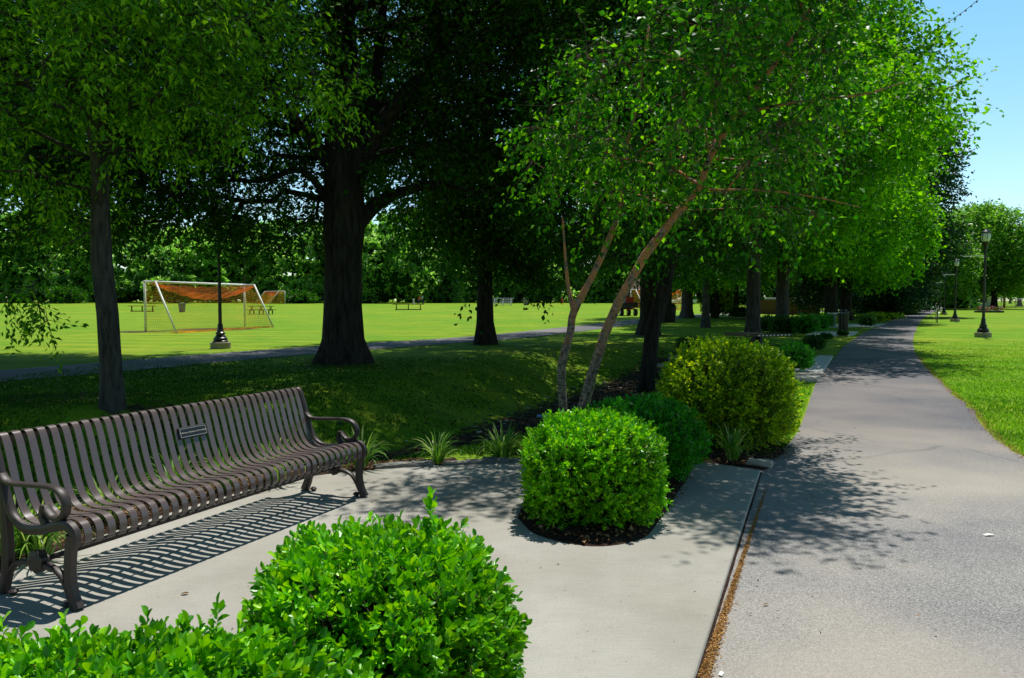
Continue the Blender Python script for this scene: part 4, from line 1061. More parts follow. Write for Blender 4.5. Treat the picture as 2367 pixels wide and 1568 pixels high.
# bleachers
x, y, z = G(1152, 707); root = empty('bleachers', (x, y, z), -.05); tag(root, 'white metal bleachers at the far edge of the field beside the mid-field tree', 'bleachers')
for k in range(4):
    m = MB(); m.box((0, k * .65, .45 + k * .26), (4.6 + (.5 if k == 3 else 0), .28, .07)); m.build('seat_plank', 'alu', root)
    m = MB(); m.box((0, k * .65 - .35, .22 + k * .24), (4.5, .28, .05)); m.build('foot_plank', 'alu', root)
for s in (-2, -.7, .7, 2): 
    m = MB(); m.tube([(s, -.1, 0), (s, -.05, .4), (s, 2.0, 1.2), (s, 2.05, 0)], .035, 4); m.build('frame', 'alu', root)
# upright post with white blossoms by the right lamps
x, y, z = G(2166, 746); root = empty('young_tree', (x, y, z)); tag(root, 'slender young plant with pale leaves tied to a dark stake on the right lawn', 'plant')
m = MB(); m.tube([(0, 0, 0), (0, 0, 1.15)], .045, 6); m.build('stake', 'black_metal', root)
T = RNG.normal(0, 1, (46, 3)) * [.16, .16, .26] + [-.1, 0, .72]; co, f = leaf_geo(T, RNG.normal(size=(46, 3)), .16, .6); fastmesh('foliage', co, f, 3, 'petal_white', root)
m = MB(); m.tube([(-.08, 0, 0), (-.12, 0, .4), (-.08, .02, .9)], .012, 4); m.build('stem', 'twig', root)

# ================================================================== PEOPLE on the far field
def person(px, py, H, pose, top, trou, label, rz=0, bend=0):
    x, y, z = G(px, py); root = empty('person', (x, y, z), rz); tag(root, label, 'person', None)
    s = H / 1.75
    J = dict(pel=(0, 0, .93), sp=(0, -.01 - bend * .3, 1.18), ch=(0, -.02 - bend, 1.38 - bend * .25), nk=(0, -.03 - bend * 1.3, 1.50 - bend * .4), hd=(0, -.05 - bend * 1.6, 1.64 - bend * .5),
             lh=(.10, 0, .90), lk=(.12 + pose * .05, -.06 * (1 + pose), .49), la=(.12 + pose * .10, .04 - pose * .12, .08), lt=(.12 + pose * .12, -.12 - pose * .12, .03),
             rh=(-.10, 0, .90), rk=(-.12, .02, .49), ra=(-.13, .10 + pose * .14, .08), rt=(-.14, -.05 + pose * .14, .03),
             ls=(.20, -.02 - bend, 1.40 - bend * .25), le=(.27, -.06 - bend * 1.3, 1.13 - bend * .3), lw=(.24, -.24 - bend * 1.6, .95 - bend * .1), lf=(.23, -.32 - bend * 1.6, .88 - bend * .1),
             rs=(-.20, -.02 - bend, 1.40 - bend * .25), re=(-.28, .02 - bend, 1.13 - bend * .3), rw=(-.26, -.14 - bend * 1.3, .92 - bend * .1), rf=(-.25, -.19 - bend * 1.3, .85 - bend * .1))
    R = dict(pel=.15, sp=.13, ch=.16, nk=.055, hd=.095, lh=.10, lk=.06, la=.04, lt=.035, rh=.10, rk=.06, ra=.04, rt=.035, ls=.07, le=.045, lw=.03, lf=.035, rs=.07, re=.045, rw=.03, rf=.035)
    E = [('pel', 'sp'), ('sp', 'ch'), ('ch', 'nk'), ('nk', 'hd'), ('pel', 'lh'), ('lh', 'lk'), ('lk', 'la'), ('la', 'lt'), ('pel', 'rh'), ('rh', 'rk'), ('rk', 'ra'), ('ra', 'rt'), ('ch', 'ls'), ('ls', 'le'), ('le', 'lw'), ('lw', 'lf'), ('ch', 'rs'), ('rs', 're'), ('re', 'rw'), ('rw', 'rf')]
    def skin(nm, keys, grow_, mat):
        idx = {k: i for i, k in enumerate(keys)}; ed = [(idx[a], idx[b]) for a, b in E if a in idx and b in idx]
        me = bpy.data.meshes.new(nm); me.from_pydata([tuple(c * s for c in J[k]) for k in keys], ed, []); o = bpy.data.objects.new(nm, me); COL.objects.link(o); o.parent = root
        md = o.modifiers.new('skin', 'SKIN'); 
        for i, k in enumerate(keys): me.skin_vertices[0].data[i].radius = ((R[k] + grow_) * s,) * 2; me.skin_vertices[0].data[i].use_root = (i == 0)
        sb = o.modifiers.new('sub', 'SUBSURF'); sb.levels = sb.render_levels = 1; me.materials.append(MT[mat]); return o
    skin('body', list(J), 0, 'skin')
    skin('shirt', ['pel', 'sp', 'ch', 'ls', 'le', 'rs', 're'], .015, top)
    skin('trousers', ['pel', 'lh', 'lk', 'la', 'rh', 'rk', 'ra'], .02, trou)
    m = MB(); m.lathe([(.085 * s, -.02 * s), (.108 * s, .03 * s), (.09 * s, .09 * s), (.04 * s, .125 * s), (0, .13 * s)], c=tuple(c * s for c in J['hd']), n=12); m.build('hair', 'hair_dark', root, True)
    return root
person(967, 704.5, 1.62, .3, 'red_cloth', 'navy_cloth', 'person in a red top leaning forward on the far field', 1.3, .18)
person(977, 704.5, 1.75, 1.0, 'blue_cloth', 'navy_cloth', 'person in a pale blue shirt and dark trousers walking on the far field', -1.2, .03)
person(1299, 705, 1.3, .4, 'red_cloth', 'red_cloth', 'small person in red by the far trees, left of the slanting birch stems', .4, 0)
x, y, z = G(964, 704.5); m = MB(); m.lathe([(.35, 0), (.36, .06), (.16, .12), (.14, .85), (.20, .90), (.18, 1.0), (0, 1.02)], n=14); o = m.build('field_marker', 'alu', None, True); o.location = (x - .6, y, z); tag(o, 'pale stand with a round foot left of the two people', 'stand')

# ================================================================== UTILITY VEHICLE
x, y, z = G(1447, 730); root = empty('utility_vehicle', (x, y, z), .12); tag(root, 'red utility cart with a black cargo bed and roll cage, parked on the field edge', 'utility cart')
m = MB(); m.box((0, .1, .68), (1.35, 1.1, .12), bev=.03); m.build('chassis', 'black_metal', root)
m = MB(); m.add([(-.66, 0, .55), (.66, 0, .55), (.66, 1.9, .55), (-.66, 1.9, .55), (-.66, 0, .75), (.66, 0, .75), (.66, 1.5, 1.12), (-.66, 1.5, 1.12), (-.55, 2.0, .85), (.55, 2.0, .85)],
      [(3, 2, 1, 0), (0, 1, 5, 4), (4, 5, 6, 7), (7, 6, 9, 8), (8, 9, 2, 3), (0, 4, 7, 8, 3), (1, 2, 9, 6, 5)]); m.build('body', 'red_paint', root)
m = MB(); m.box((0, -.75, .80), (1.42, 1.1, .06)); m.build('cargo_bed', 'black_metal', root)
for a, b, sx, sy in ((0, -1.29, 1.42, .05), (-.69, -.75, .05, 1.04), (.69, -.75, .05, 1.04), (0, -.2, 1.42, .05)): m = MB(); m.box((a, b, .99), (sx, sy, .32)); m.build('bed_side', 'black_metal', root)
for sx in (-.35, .35): m = MB(); m.box((sx, .15, .98), (.5, .45, .12), bev=.04); m.box((sx, -.06, 1.25), (.5, .1, .5), bev=.04); m.build('seat', 'red_paint', root)
for sx in (-.64, .64):
    m = MB(); m.tube([(sx, -.12, .7), (sx, -.12, 1.9), (sx, 1.1, 1.92), (sx, 1.5, 1.1)], .03, 6); m.build('roll_bar', 'black_metal', root, True)
m = MB(); m.box((0, .5, 1.95), (1.42, 1.4, .06), bev=.02); m.build('roof', 'wood_brown', root)
m = MB(); m.box((0, -.17, 1.34), (1.24, .05, .62), bev=.02); m.build('rear_panel', 'red_paint', root)
for sx in (-.62, .62):
    for sy in (-.85, 1.35):
        m = MB(); m.tube([(sx - .13, sy, .31), (sx + .13, sy, .31)], .31, 18); w = m.build('wheel', 'rubber', root)
        m = MB(); m.tube([(sx - .14, sy, .31), (sx + .14, sy, .31)], .15, 12); m.build('rim', 'alu', w)
m = MB(); m.lathe([(.17, -.02), (.17, .02), (0, .02)], c=(-.3, .7, 1.15), n=14); m.build('steering_wheel', 'black_metal', root)
m = MB(); m.box((-.55, -.75, 1.28), (.5, .5, .35), bev=.05); o = m.build('cool_box', 'blue_cloth'); o.location = root.location; o.rotation_euler = (0, 0, .12); tag(o, 'pale blue box riding on the left of the cart bed', 'box')

# ================================================================== BUILDINGS, FENCES, CAR
def shelter(px, py, w, d, label):
    x, y, z = G(px, py); root = empty('picnic_shelter', (x, y, z), .1); tag(root, label, 'shelter')
    m = MB(); e = .7; m.add([(-w / 2 - e, -d / 2 - e, 2.5), (w / 2 + e, -d / 2 - e, 2.5), (w / 2 + e, d / 2 + e, 2.5), (-w / 2 - e, d / 2 + e, 2.5), (-w / 2 + 1.8, 0, 4.1), (w / 2 - 1.8, 0, 4.1)], [(3, 2, 1, 0), (0, 1, 5, 4), (1, 2, 5), (2, 3, 4, 5), (3, 0, 4)]); m.build('roof', 'roof_brown', root)
    for i in range(5):
        for s in (-1, 1): m = MB(); m.box((-w / 2 + i * w / 4, s * d / 2, 1.24), (.3, .3, 2.5)); m.build('post', 'wood_brown', root)
    m = MB(); m.box((0, 0, .05), (w, d, .12)); m.build('floor', 'stone', root)
shelter(1486, 711, 4.4, 4, 'brown hip-roofed open picnic shelter behind the utility cart')
def house(name, loc, rz, w, d, h, rise, wall, roof, label, openings, gable=None, cat='building'):
    root = empty(name, loc, rz); tag(root, label, cat)
    m = MB(); m.box((0, 0, h / 2), (w, d, h)); m.build('wall', wall, root)
    e = .5; m = MB(); m.add([(-w / 2 - e, -d / 2 - e, h + .003), (w / 2 + e, -d / 2 - e, h + .003), (w / 2 + e, d / 2 + e, h + .003), (-w / 2 - e, d / 2 + e, h + .003), (-w / 2 - e, 0, h + rise), (w / 2 + e, 0, h + rise)], [(3, 2, 1, 0), (0, 1, 5, 4), (2, 3, 4, 5), (1, 2, 5), (3, 0, 4)]); m.build('roof', roof, root)
    if gable:
        m = MB(); gx, gw = gable; m.add([(gx - gw / 2, -d / 2 - 1.2, h), (gx + gw / 2, -d / 2 - 1.2, h), (gx, -d / 2 - 1.2, h + gw * .42), (gx - gw / 2, 0, h), (gx + gw / 2, 0, h), (gx, 0, h + gw * .42)], [(0, 1, 2), (0, 2, 5, 3), (1, 4, 5, 2), (3, 4, 1, 0)]); m.build('gable', 'white_paint', root)
    for k, (ox, oz, ow, oh, what) in enumerate(openings):
        m = MB(); m.box((ox, -d / 2 - .03, oz), (ow + .2, .10, oh + .2)); f = m.build(what, 'white_paint' if what == 'window' else 'wood_brown', root)
        if what == 'window': m = MB(); m.box((ox, -d / 2 - .07, oz), (ow, .06, oh)); m.build('pane', 'glass_dark', f)
    return root
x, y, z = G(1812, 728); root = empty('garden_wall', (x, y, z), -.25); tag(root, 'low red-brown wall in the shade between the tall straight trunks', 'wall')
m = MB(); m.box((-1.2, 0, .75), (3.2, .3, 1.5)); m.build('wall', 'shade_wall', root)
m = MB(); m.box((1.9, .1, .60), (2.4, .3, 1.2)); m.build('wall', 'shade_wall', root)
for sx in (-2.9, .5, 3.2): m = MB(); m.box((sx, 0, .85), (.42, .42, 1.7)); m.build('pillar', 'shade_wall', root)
x, y, z = G(1650, 702); house('brick_house', (x - 4, y + 24, z), -.15, 17, 9, 3.2, 2.8, 'brick_wall', 'roof_brown', 'red brick house with a white gable far back between the middle trunks', [(-5, 1.7, 1.6, 1.2, 'window'), (-1, 1.7, 1.6, 1.2, 'window'), (5, 1.7, 1.6, 1.2, 'window'), (2.4, 1.1, 1.0, 2.1, 'door')], gable=(-3.5, 6))
house('pale_house', (2248 * .0 + 108, 188, 0), -.5, 14, 8, 3.0, 2.6, 'white_paint', 'roof_dark', 'pale house with a dark roof glimpsed between the trees on the right', [(-4, 1.6, 1.6, 1.2, 'window'), (0, 1.1, 1, 2.1, 'door'), (4, 1.6, 1.6, 1.2, 'window')], gable=(3, 6))
house('red_house', (88, 172, 0), -.4, 11, 7, 2.8, 2.4, 'brick_wall', 'roof_brown', 'small red-brown house beyond the fence, right of the path end', [(-3, 1.6, 1.4, 1.1, 'window'), (2, 1.6, 1.4, 1.1, 'window')])
# car
x, y, z = G(1622, 706); root = empty('parked_car', (x, y + 14, z), .1); tag(root, 'white car parked far off beyond the left path, seen between two trunks', 'car')
m = MB(); sec = [(-2.2, .45), (-2.2, .75), (-2.05, .88), (-1.1, .97), (-.55, 1.42), (.9, 1.45), (1.5, 1.0), (2.15, .92), (2.25, .6), (2.2, .35), (-2.15, .35)]
n = len(sec); m.add([(p[0], s * (.86 if p[1] < 1.1 else .68), p[1]) for s in (-1, 1) for p in sec], [tuple(range(n)), tuple(range(2 * n - 1, n - 1, -1))] + [((i + 1) % n, i, n + i, n + (i + 1) % n) for i in range(n)]); m.build('body', 'white_paint', root)
for s in (-1, 1): m = MB(); m.add([(-1.0, s * .80, 1.0), (-.52, s * .70, 1.38), (.86, s * .70, 1.40), (1.35, s * .80, 1.02)], [(0, 1, 2, 3) if s > 0 else (3, 2, 1, 0)]); m.build('side_window', 'glass_dark', root)
for sx in (-1.35, 1.35):
    for s in (-1, 1):
        m = MB(); m.tube([(sx, s * .70, .32), (sx, s * .90, .32)], .32, 18); w = m.build('wheel', 'rubber', root); m = MB(); m.tube([(sx, s * .70, .32), (sx, s * .91, .32)], .19, 12); m.build('rim', 'alu', w)
def fence(name, a, b, h, matname, label, step=2.5, mesh=True):
    a = np.array(a, float); b = np.array(b, float); L = np.linalg.norm(b - a); n = int(L / step); root = empty(name, (a[0], a[1], float(terr(*a)))); tag(root, label, 'fence')
    for i in range(n + 1): p = (b - a) * i / n; m = MB(); m.tube([(p[0], p[1], 0), (p[0], p[1], h)], .05, 5); m.build('post', matname, root)
    m = MB(); m.tube([(0, 0, h - .03), (*(b - a), h - .03)], .04, 4); m.build('top_rail', 'alu', root)
    if mesh:
        m = MB(); k = int(h / .16)
        for j in range(1, k): z = h * j / k; m.tube([(0, 0, z), (*(b - a), z)], .014, 3)
        q = int(L / .3)
        for j in range(q): p = (b - a) * j / q; m.tube([(p[0], p[1], .05), (p[0], p[1], h - .05)], .012, 3)
        m.build('mesh_panel', matname, root)
    else:
        m = MB()
        q = int(L / .2)
        for j in range(q): p = (b - a) * (j + .5) / q; m.box((p[0], p[1], h / 2), (.17, .03, h - .1))
        m.build('board_panel', matname, root)
fence('wire_fence', (100, 165), (150, 150), 1.8, 'fence_grey', 'grey wire fence beyond the right lawn, behind the utility pole')
fence('board_fence', (38, 118), (52, 122), 1.6, 'fence_grey', 'grey board fence glimpsed far back between the trunks, right of the yellow column shrubs', mesh=False)
# utility pole
x, y, z = G(2321, 713); root = empty('utility_pole', (x, y, z)); tag(root, 'tall pale wooden utility pole at the far side of the right lawn', 'utility pole')
m = MB(); m.tube([(0, 0, 0), (.1, 0, 12.5)], [.22, .14], 8); m.build('pole', 'pole_wood', root, True)
m = MB(); m.tube([(0, -.1, 9.8), (.3, -1.2, 10.3)], .05, 6); m.box((.35, -1.5, 10.3), (.3, .6, .18), bev=.05); m.build('lamp_arm', 'alu', root)
# flower planter
x, y, z = G(2286, 723); root = empty('flower_bed', (x, y, z), -.2); tag(root, 'raised planter of pink flowers on the far right lawn', 'flower bed')
m = MB(); m.box((0, 0, .12), (3.0, 1.2, .24), bev=.05); m.build('planter', 'stone_dark', root)
T = np.c_[RNG.uniform(-1.4, 1.4, 260), RNG.uniform(-.55, .55, 260), RNG.uniform(.26, .75, 260)]; co, f = leaf_geo(T, RNG.normal(size=(260, 3)) + [0, 0, .6], .16, .7); fastmesh('flowers', co, f, 3, 'petal_pink', root)
T = np.c_[RNG.uniform(-1.4, 1.4, 400), RNG.uniform(-.55, .55, 400), RNG.uniform(.2, .62, 400)]; co, f = leaf_geo(T, RNG.normal(size=(400, 3)) + [0, 0, .6], .2, .5); fastmesh('foliage', co, f, 3, 'leaf_shrub', root)

# ================================================================== TREES
# --- big oak
x, y, z = G(787, 842); B = (x, y + .35, z)
oak_tp = [(0, 0, -.3, .62), (0, 0, .0, .56), (.0, 0, .6, .50), (.0, 0, 1.4, .465), (.02, 0, 2.6, .455), (.04, 0, 3.2, .50), (.06, 0, 4.4, .47), (.05, 0, 6, .44), (.0, .1, 8, .36), (-.15, .2, 10.5, .26), (0, .3, 13, .14), (.1, .3, 15.5, .05)]
make_tree('oak_tree', B, oak_tp,
          [(0, 0, 12, 8.5, 8.0, 6.0), (5.6, 1.0, 7.4, 3.8, 4.5, 3.3), (-4.6, -.2, 7.2, 4.8, 4.6, 3.5), (1.8, 2.5, 7.4, 5, 4, 2.4), (-3.6, 2.2, 4.9, 4.0, 3.2, 1.7), (3.6, 1.5, 6.0, 2.6, 2.6, 1.4), (-3.4, -.4, 4.5, 2.9, 2.4, 1.5), (-6.2, .4, 4.6, 2.8, 2.4, 1.7), (-2.2, .6, 3.7, 1.9, 1.6, .8), (2.2, -.2, 5.0, 1.5, 1.5, .8), (-7.5, 1, 10, 6, 6, 5), (-7, -1, 6.2, 3.6, 3, 2.4), (2.5, -2.0, 14, 6.0, 4.6, 3.0), (.5, -1.0, 11, 5, 4, 2.5), (2.6, -4.6, 13, 3.2, 2.8, 2.4)], 3300, 66, .155, 'leaf_oak', 'bark_oak',
          'massive dark oak with a flared trunk standing beyond the ditch, the biggest trunk in view', seed=51, twiglen=1.0, twigs=9, kind='rhomb', flare=.55, wob=.05, step=1.3, trunk_n=26, join=3.2, droop=.2, aspect=.5,
          mask=lambda p: p[1] > 11 + 0 * p[0])
# great limbs of the oak are visible against the sky
def limb(root, pts, rad, bark):
    m = MB(); pts = spl([tuple(p) for p in pts], 4); rr = np.interp(np.linspace(0, 1, len(pts)), np.linspace(0, 1, len(rad)), rad); m.tube(pts, list(rr), 10, True, .05, 3); return m.build('limb', bark, root, True)
oak = [o for o in COL.objects if o.name.startswith('oak_tree')][0]
def rel(px, py, Y): return tuple(P(px, py, Y) - np.array(B))
limb(oak, [(.12, 0, 3.1), rel(872, 470, 19.6), rel(930, 445, 19.8), rel(1010, 425, 20.2), rel(1120, 440, 20.6), rel(1230, 395, 21)], [.22, .17, .13, .11, .07, .03], 'bark_oak')
limb(oak, [(.1, 0, 4.2), rel(862, 320, 19.2), rel(925, 235, 19), rel(1000, 150, 18.8), rel(1060, 30, 18.6), rel(1085, -80, 18.5)], [.30, .24, .20, .17, .12, .08], 'bark_oak')
limb(oak, [(.05, 0, 5.2), rel(830, 330, 19.4), rel(868, 200, 19.8), rel(880, 60, 20), rel(905, -90, 20)], [.24, .19, .15, .11, .07], 'bark_oak')
limb(oak, [(-.1, 0, 4.6), rel(700, 300, 19), rel(620, 210, 18.4), rel(540, 170, 18), rel(440, 190, 17.6)], [.2, .14, .10, .07, .03], 'bark_oak')
limb(oak, [(-.1, .1, 3.6), rel(700, 395, 19.2), rel(600, 420, 19), rel(500, 400, 18.8)], [.12, .08, .05, .02], 'bark_oak')
# --- left slim tree
x, y, z = G(252, 945); B2 = (x, y + .1, z)
def rel2(px, py, Y): return tuple(P(px, py, Y) - np.array(B2))
make_tree('maple_tree', B2, [(0, 0, -.2, .20), (0, 0, 0, .17), (0, 0, .5, .150), (-.03, 0, 1.4, .148), (-.10, 0, 2.2, .145), (-.10, 0, 3.2, .125), (-.02, 0, 4.3, .115), (.05, .1, 5.5, .08), (.0, .1, 7.2, .03)],
          [(.2, -.3, 5.6, 2.8, 2.6, 2.0), (-1.8, -.8, 4.6, 2.0, 2.0, 1.5), (1.9, -.6, 4.9, 1.9, 1.8, 1.2), (-1.4, .3, 3.3, 1.4, 1.2, .8), (-.2, 0, 7, 2, 2, 1.5), (1.2, -1.6, 5.0, 1.8, 1.2, 1.0)], 520, 84, .10, 'leaf_left', 'bark_grey',
          'slim grey-barked tree standing in shaded grass left behind the bench, sun on its upper leaves', seed=52, twiglen=.62, twigs=8, aspect=.42, flare=.25, wob=.05, step=.7, trunk_n=18, join=2.4, droop=.35, tipr=.006,
          extra=[rel2(90, 705, 10.4), rel2(75, 660, 10.4), rel2(20, 690, 10.6), rel2(110, 740, 10.3)])
mt = [o for o in COL.objects if o.name.startswith('maple_tree')][0]
limb(mt, [(-.1, 0, 2.9), rel2(205, 235, 11), rel2(165, 200, 10.8), rel2(90, 185, 10.6), rel2(-20, 205, 10.4)], [.085, .07, .055, .045, .025], 'bark_grey')
# --- river birch, two leaning stems
x, y, z = .62, 9.05, float(terr(.62, 9.05)); B3 = (x, y, z)
def rel3(px, py, Y): return tuple(P(px, py, Y) - np.array(B3))
s2 = [rel3(1338, 985, 9.0), rel3(1345, 950, 9.0), rel3(1368, 865, 9.0), rel3(1398, 770, 8.95), rel3(1428, 700, 8.9), rel3(1490, 590, 8.8), rel3(1560, 500, 8.7), rel3(1618, 430, 8.6), rel3(1640, 365, 8.5), rel3(1700, 265, 8.4), rel3(1790, 150, 8.3), rel3(1860, 50, 8.2), rel3(1930, -120, 8.1)]
s1 = [rel3(1305, 985, 9.1), rel3(1302, 945, 9.1), rel3(1298, 850, 9.1), rel3(1318, 770, 9.15), rel3(1326, 722, 9.15), rel3(1368, 640, 9.2), rel3(1405, 560, 9.25), rel3(1436, 470, 9.3), rel3(1440, 380, 9.3), rel3(1470, 250, 9.4), rel3(1500, 60, 9.4)]
r2 = [.070, .063, .057, .054, .051, .046, .041, .037, .034, .029, .023, .018, .010]; r1 = [.058, .053, .049, .047, .044, .038, .036, .030, .024, .018, .01]
tp = [(*p, r) for p, r in zip(s2, r2)]
rm_ = random.Random(5)
def birch_mask(p):
    px = p[0] / p[1] * FPX + CX; py = CY - ((p[2] - HCAM) / p[1]) * FPX - 90
    lim = 1985 - max(0, (py + 100)) * .06
    sx_ = float(np.interp(py, [-120, 50, 150, 265, 365, 430, 500, 590, 700], [1930, 1860, 1790, 1700, 1640, 1618, 1560, 1490, 1428]))
    if abs(px - sx_) < 50 and p[1] < 8.75 and 200 < py: return False
    gx, gy = p[0] - .1726 * p[2], p[1] - .3826 * p[2]
    if gx > 2.35 and 4.2 < gy < 7.2 and (math.sin(gy * 9.0 + gx * 2.2) < .25 or rm_.random() < .25): return False
    return px < lim and px > 1220 and not (py > 500 and px > 1620) and py < 700 - (px < 1500) * 60
make_tree('river_birch', B3, tp,
          [(2.5, -1.1, 4.2, 1.9, .9, 1.4), (1.3, -.6, 3.6, 1.7, 1.6, 1.1), (2.4, -.9, 2.9, 1.4, .8, .6), (2.8, -1.4, 5.4, 1.6, .9, 1.2), (.5, .2, 3.2, 1.0, 1.0, .6), (3.5, .7, 4.4, .9, .35, .4), (-.4, -.5, 6.3, 1.0, .9, 1.0), (1.2, -.3, 6.2, 1.1, .8, 1.0), (2.2, -.4, 5.8, 1.0, .8, 1.0)],
          420, 72, .080, 'leaf_birch', 'bark_birch', 'leaning two-stemmed birch with peeling tan bark rising behind the boxy shrub', seed=53, twiglen=.68, twigs=7, aspect=.62, flare=.15, wob=.17, step=.6, trunk_n=14, join=2.3, droop=.3, tipr=.0024, mask=birch_mask)
br = [o for o in COL.objects if o.name.startswith('river_birch')][0]
m = MB(); ps = spl(s1, 4); m.tube(ps, list(np.interp(np.linspace(0, 1, len(ps)), np.linspace(0, 1, len(r1)), r1)), 12, True, .10, 8); m.build('second_stem', 'bark_birch', br, True)
limb(br, [rel3(1326, 722, 9.15), rel3(1314, 665, 9.2), rel3(1308, 610, 9.2), rel3(1300, 500, 9.2)], [.03, .022, .018, .008], 'bark_birch')
limb(br, [rel3(1640, 365, 8.5), rel3(1652, 330, 8.6), rel3(1640, 250, 8.8), rel3(1650, 120, 8.9)], [.03, .024, .018, .008], 'bark_birch')
limb(br, [rel3(1640, 440, 8.6), rel3(1760, 440, 8.2), rel3(1880, 455, 7.9), rel3(1990, 480, 7.7)], [.014, .010, .007, .003], 'bark_birch')
limb(br, [rel3(1700, 265, 8.4), rel3(1850, 235, 8.0), rel3(1990, 220, 7.6), rel3(2090, 190, 7.4)], [.016, .012, .008, .004], 'bark_birch')

# --- leaning dark tree above the ditch
x, y, z = G(1492, 905); B4 = (x, y, z)
def rel4(px, py, Y): return tuple(P(px, py, Y) - np.array(B4))
Y4 = y
make_tree('leaning_tree', B4, [(0, 0, -.3, .24), (*rel4(1493, 905, Y4), .22), (*rel4(1500, 840, Y4), .20), (*rel4(1508, 760, Y4), .195), (*rel4(1532, 680, Y4), .185), (*rel4(1548, 600, Y4 - .1), .18), (*rel4(1556, 500, Y4 - .2), .16), (*rel4(1565, 380, Y4 - .3), .14), (*rel4(1590, 200, Y4 - .4), .11), (*rel4(1620, 0, Y4 - .4), .07), (*rel4(1640, -200, Y4 - .4), .03)],
          [(1.2, -.3, 7.4, 3.6, 3.4, 3.2), (-1.8, .5, 5.6, 2.6, 2.6, 2.0), (1.5, 1, 4.6, 2.4, 2.2, 1.2), (.5, 0, 10.5, 3.2, 3, 2.2), (-.8, -1.0, 4.0, 1.7, 1.6, .9), (-2.2, -1.8, 10.6, 2.8, 2.6, 2.2), (3.3, -1.9, 5.9, 1.5, 1.0, .8), (4.2, .8, 6.4, 1.8, 1.4, .9), (2.5, -4.0, 5.4, 1.1, .4, .5), (3.0, -2.8, 7.0, 1.3, .5, .6)], 940, 60, .115, 'leaf_mid', 'bark_oak', 'dark slender trunk leaning right at the edge of the ditch, left of the golden shrub', seed=54,
          twiglen=.8, twigs=8, flare=.2, step=1.0, trunk_n=16, join=3.4, droop=.25)
# --- mid-field pin oak
x, y, z = G(1121, 797); B5 = (x, y + .2, z)
make_tree('pin_oak', B5, [(0, 0, -.3, .42), (0, 0, 0, .36), (0, 0, .8, .30), (0, 0, 2.5, .26), (0, 0, 5, .22), (0, 0, 9, .14), (0, 0, 13, .05)],
          [(0, 0, 8.5, 5.4, 5.4, 5.2), (.4, 0, 4.8, 2.5, 3.0, 1.8), (-.8, .3, 4.6, 1.8, 2.2, 1.5), (2.0, 0, 3.5, 1.4, 1.8, 1.1)], 760, 64, .19, 'leaf_oak', 'bark_oak', 'dark tree with low drooping branches standing by the far path, right of the massive oak', seed=55,
          twiglen=1.1, twigs=8, flare=.35, step=1.3, join=1.4, droop=.5, extra=[(2.0, 0, 2.05), (-.4, -.3, 2.3)])
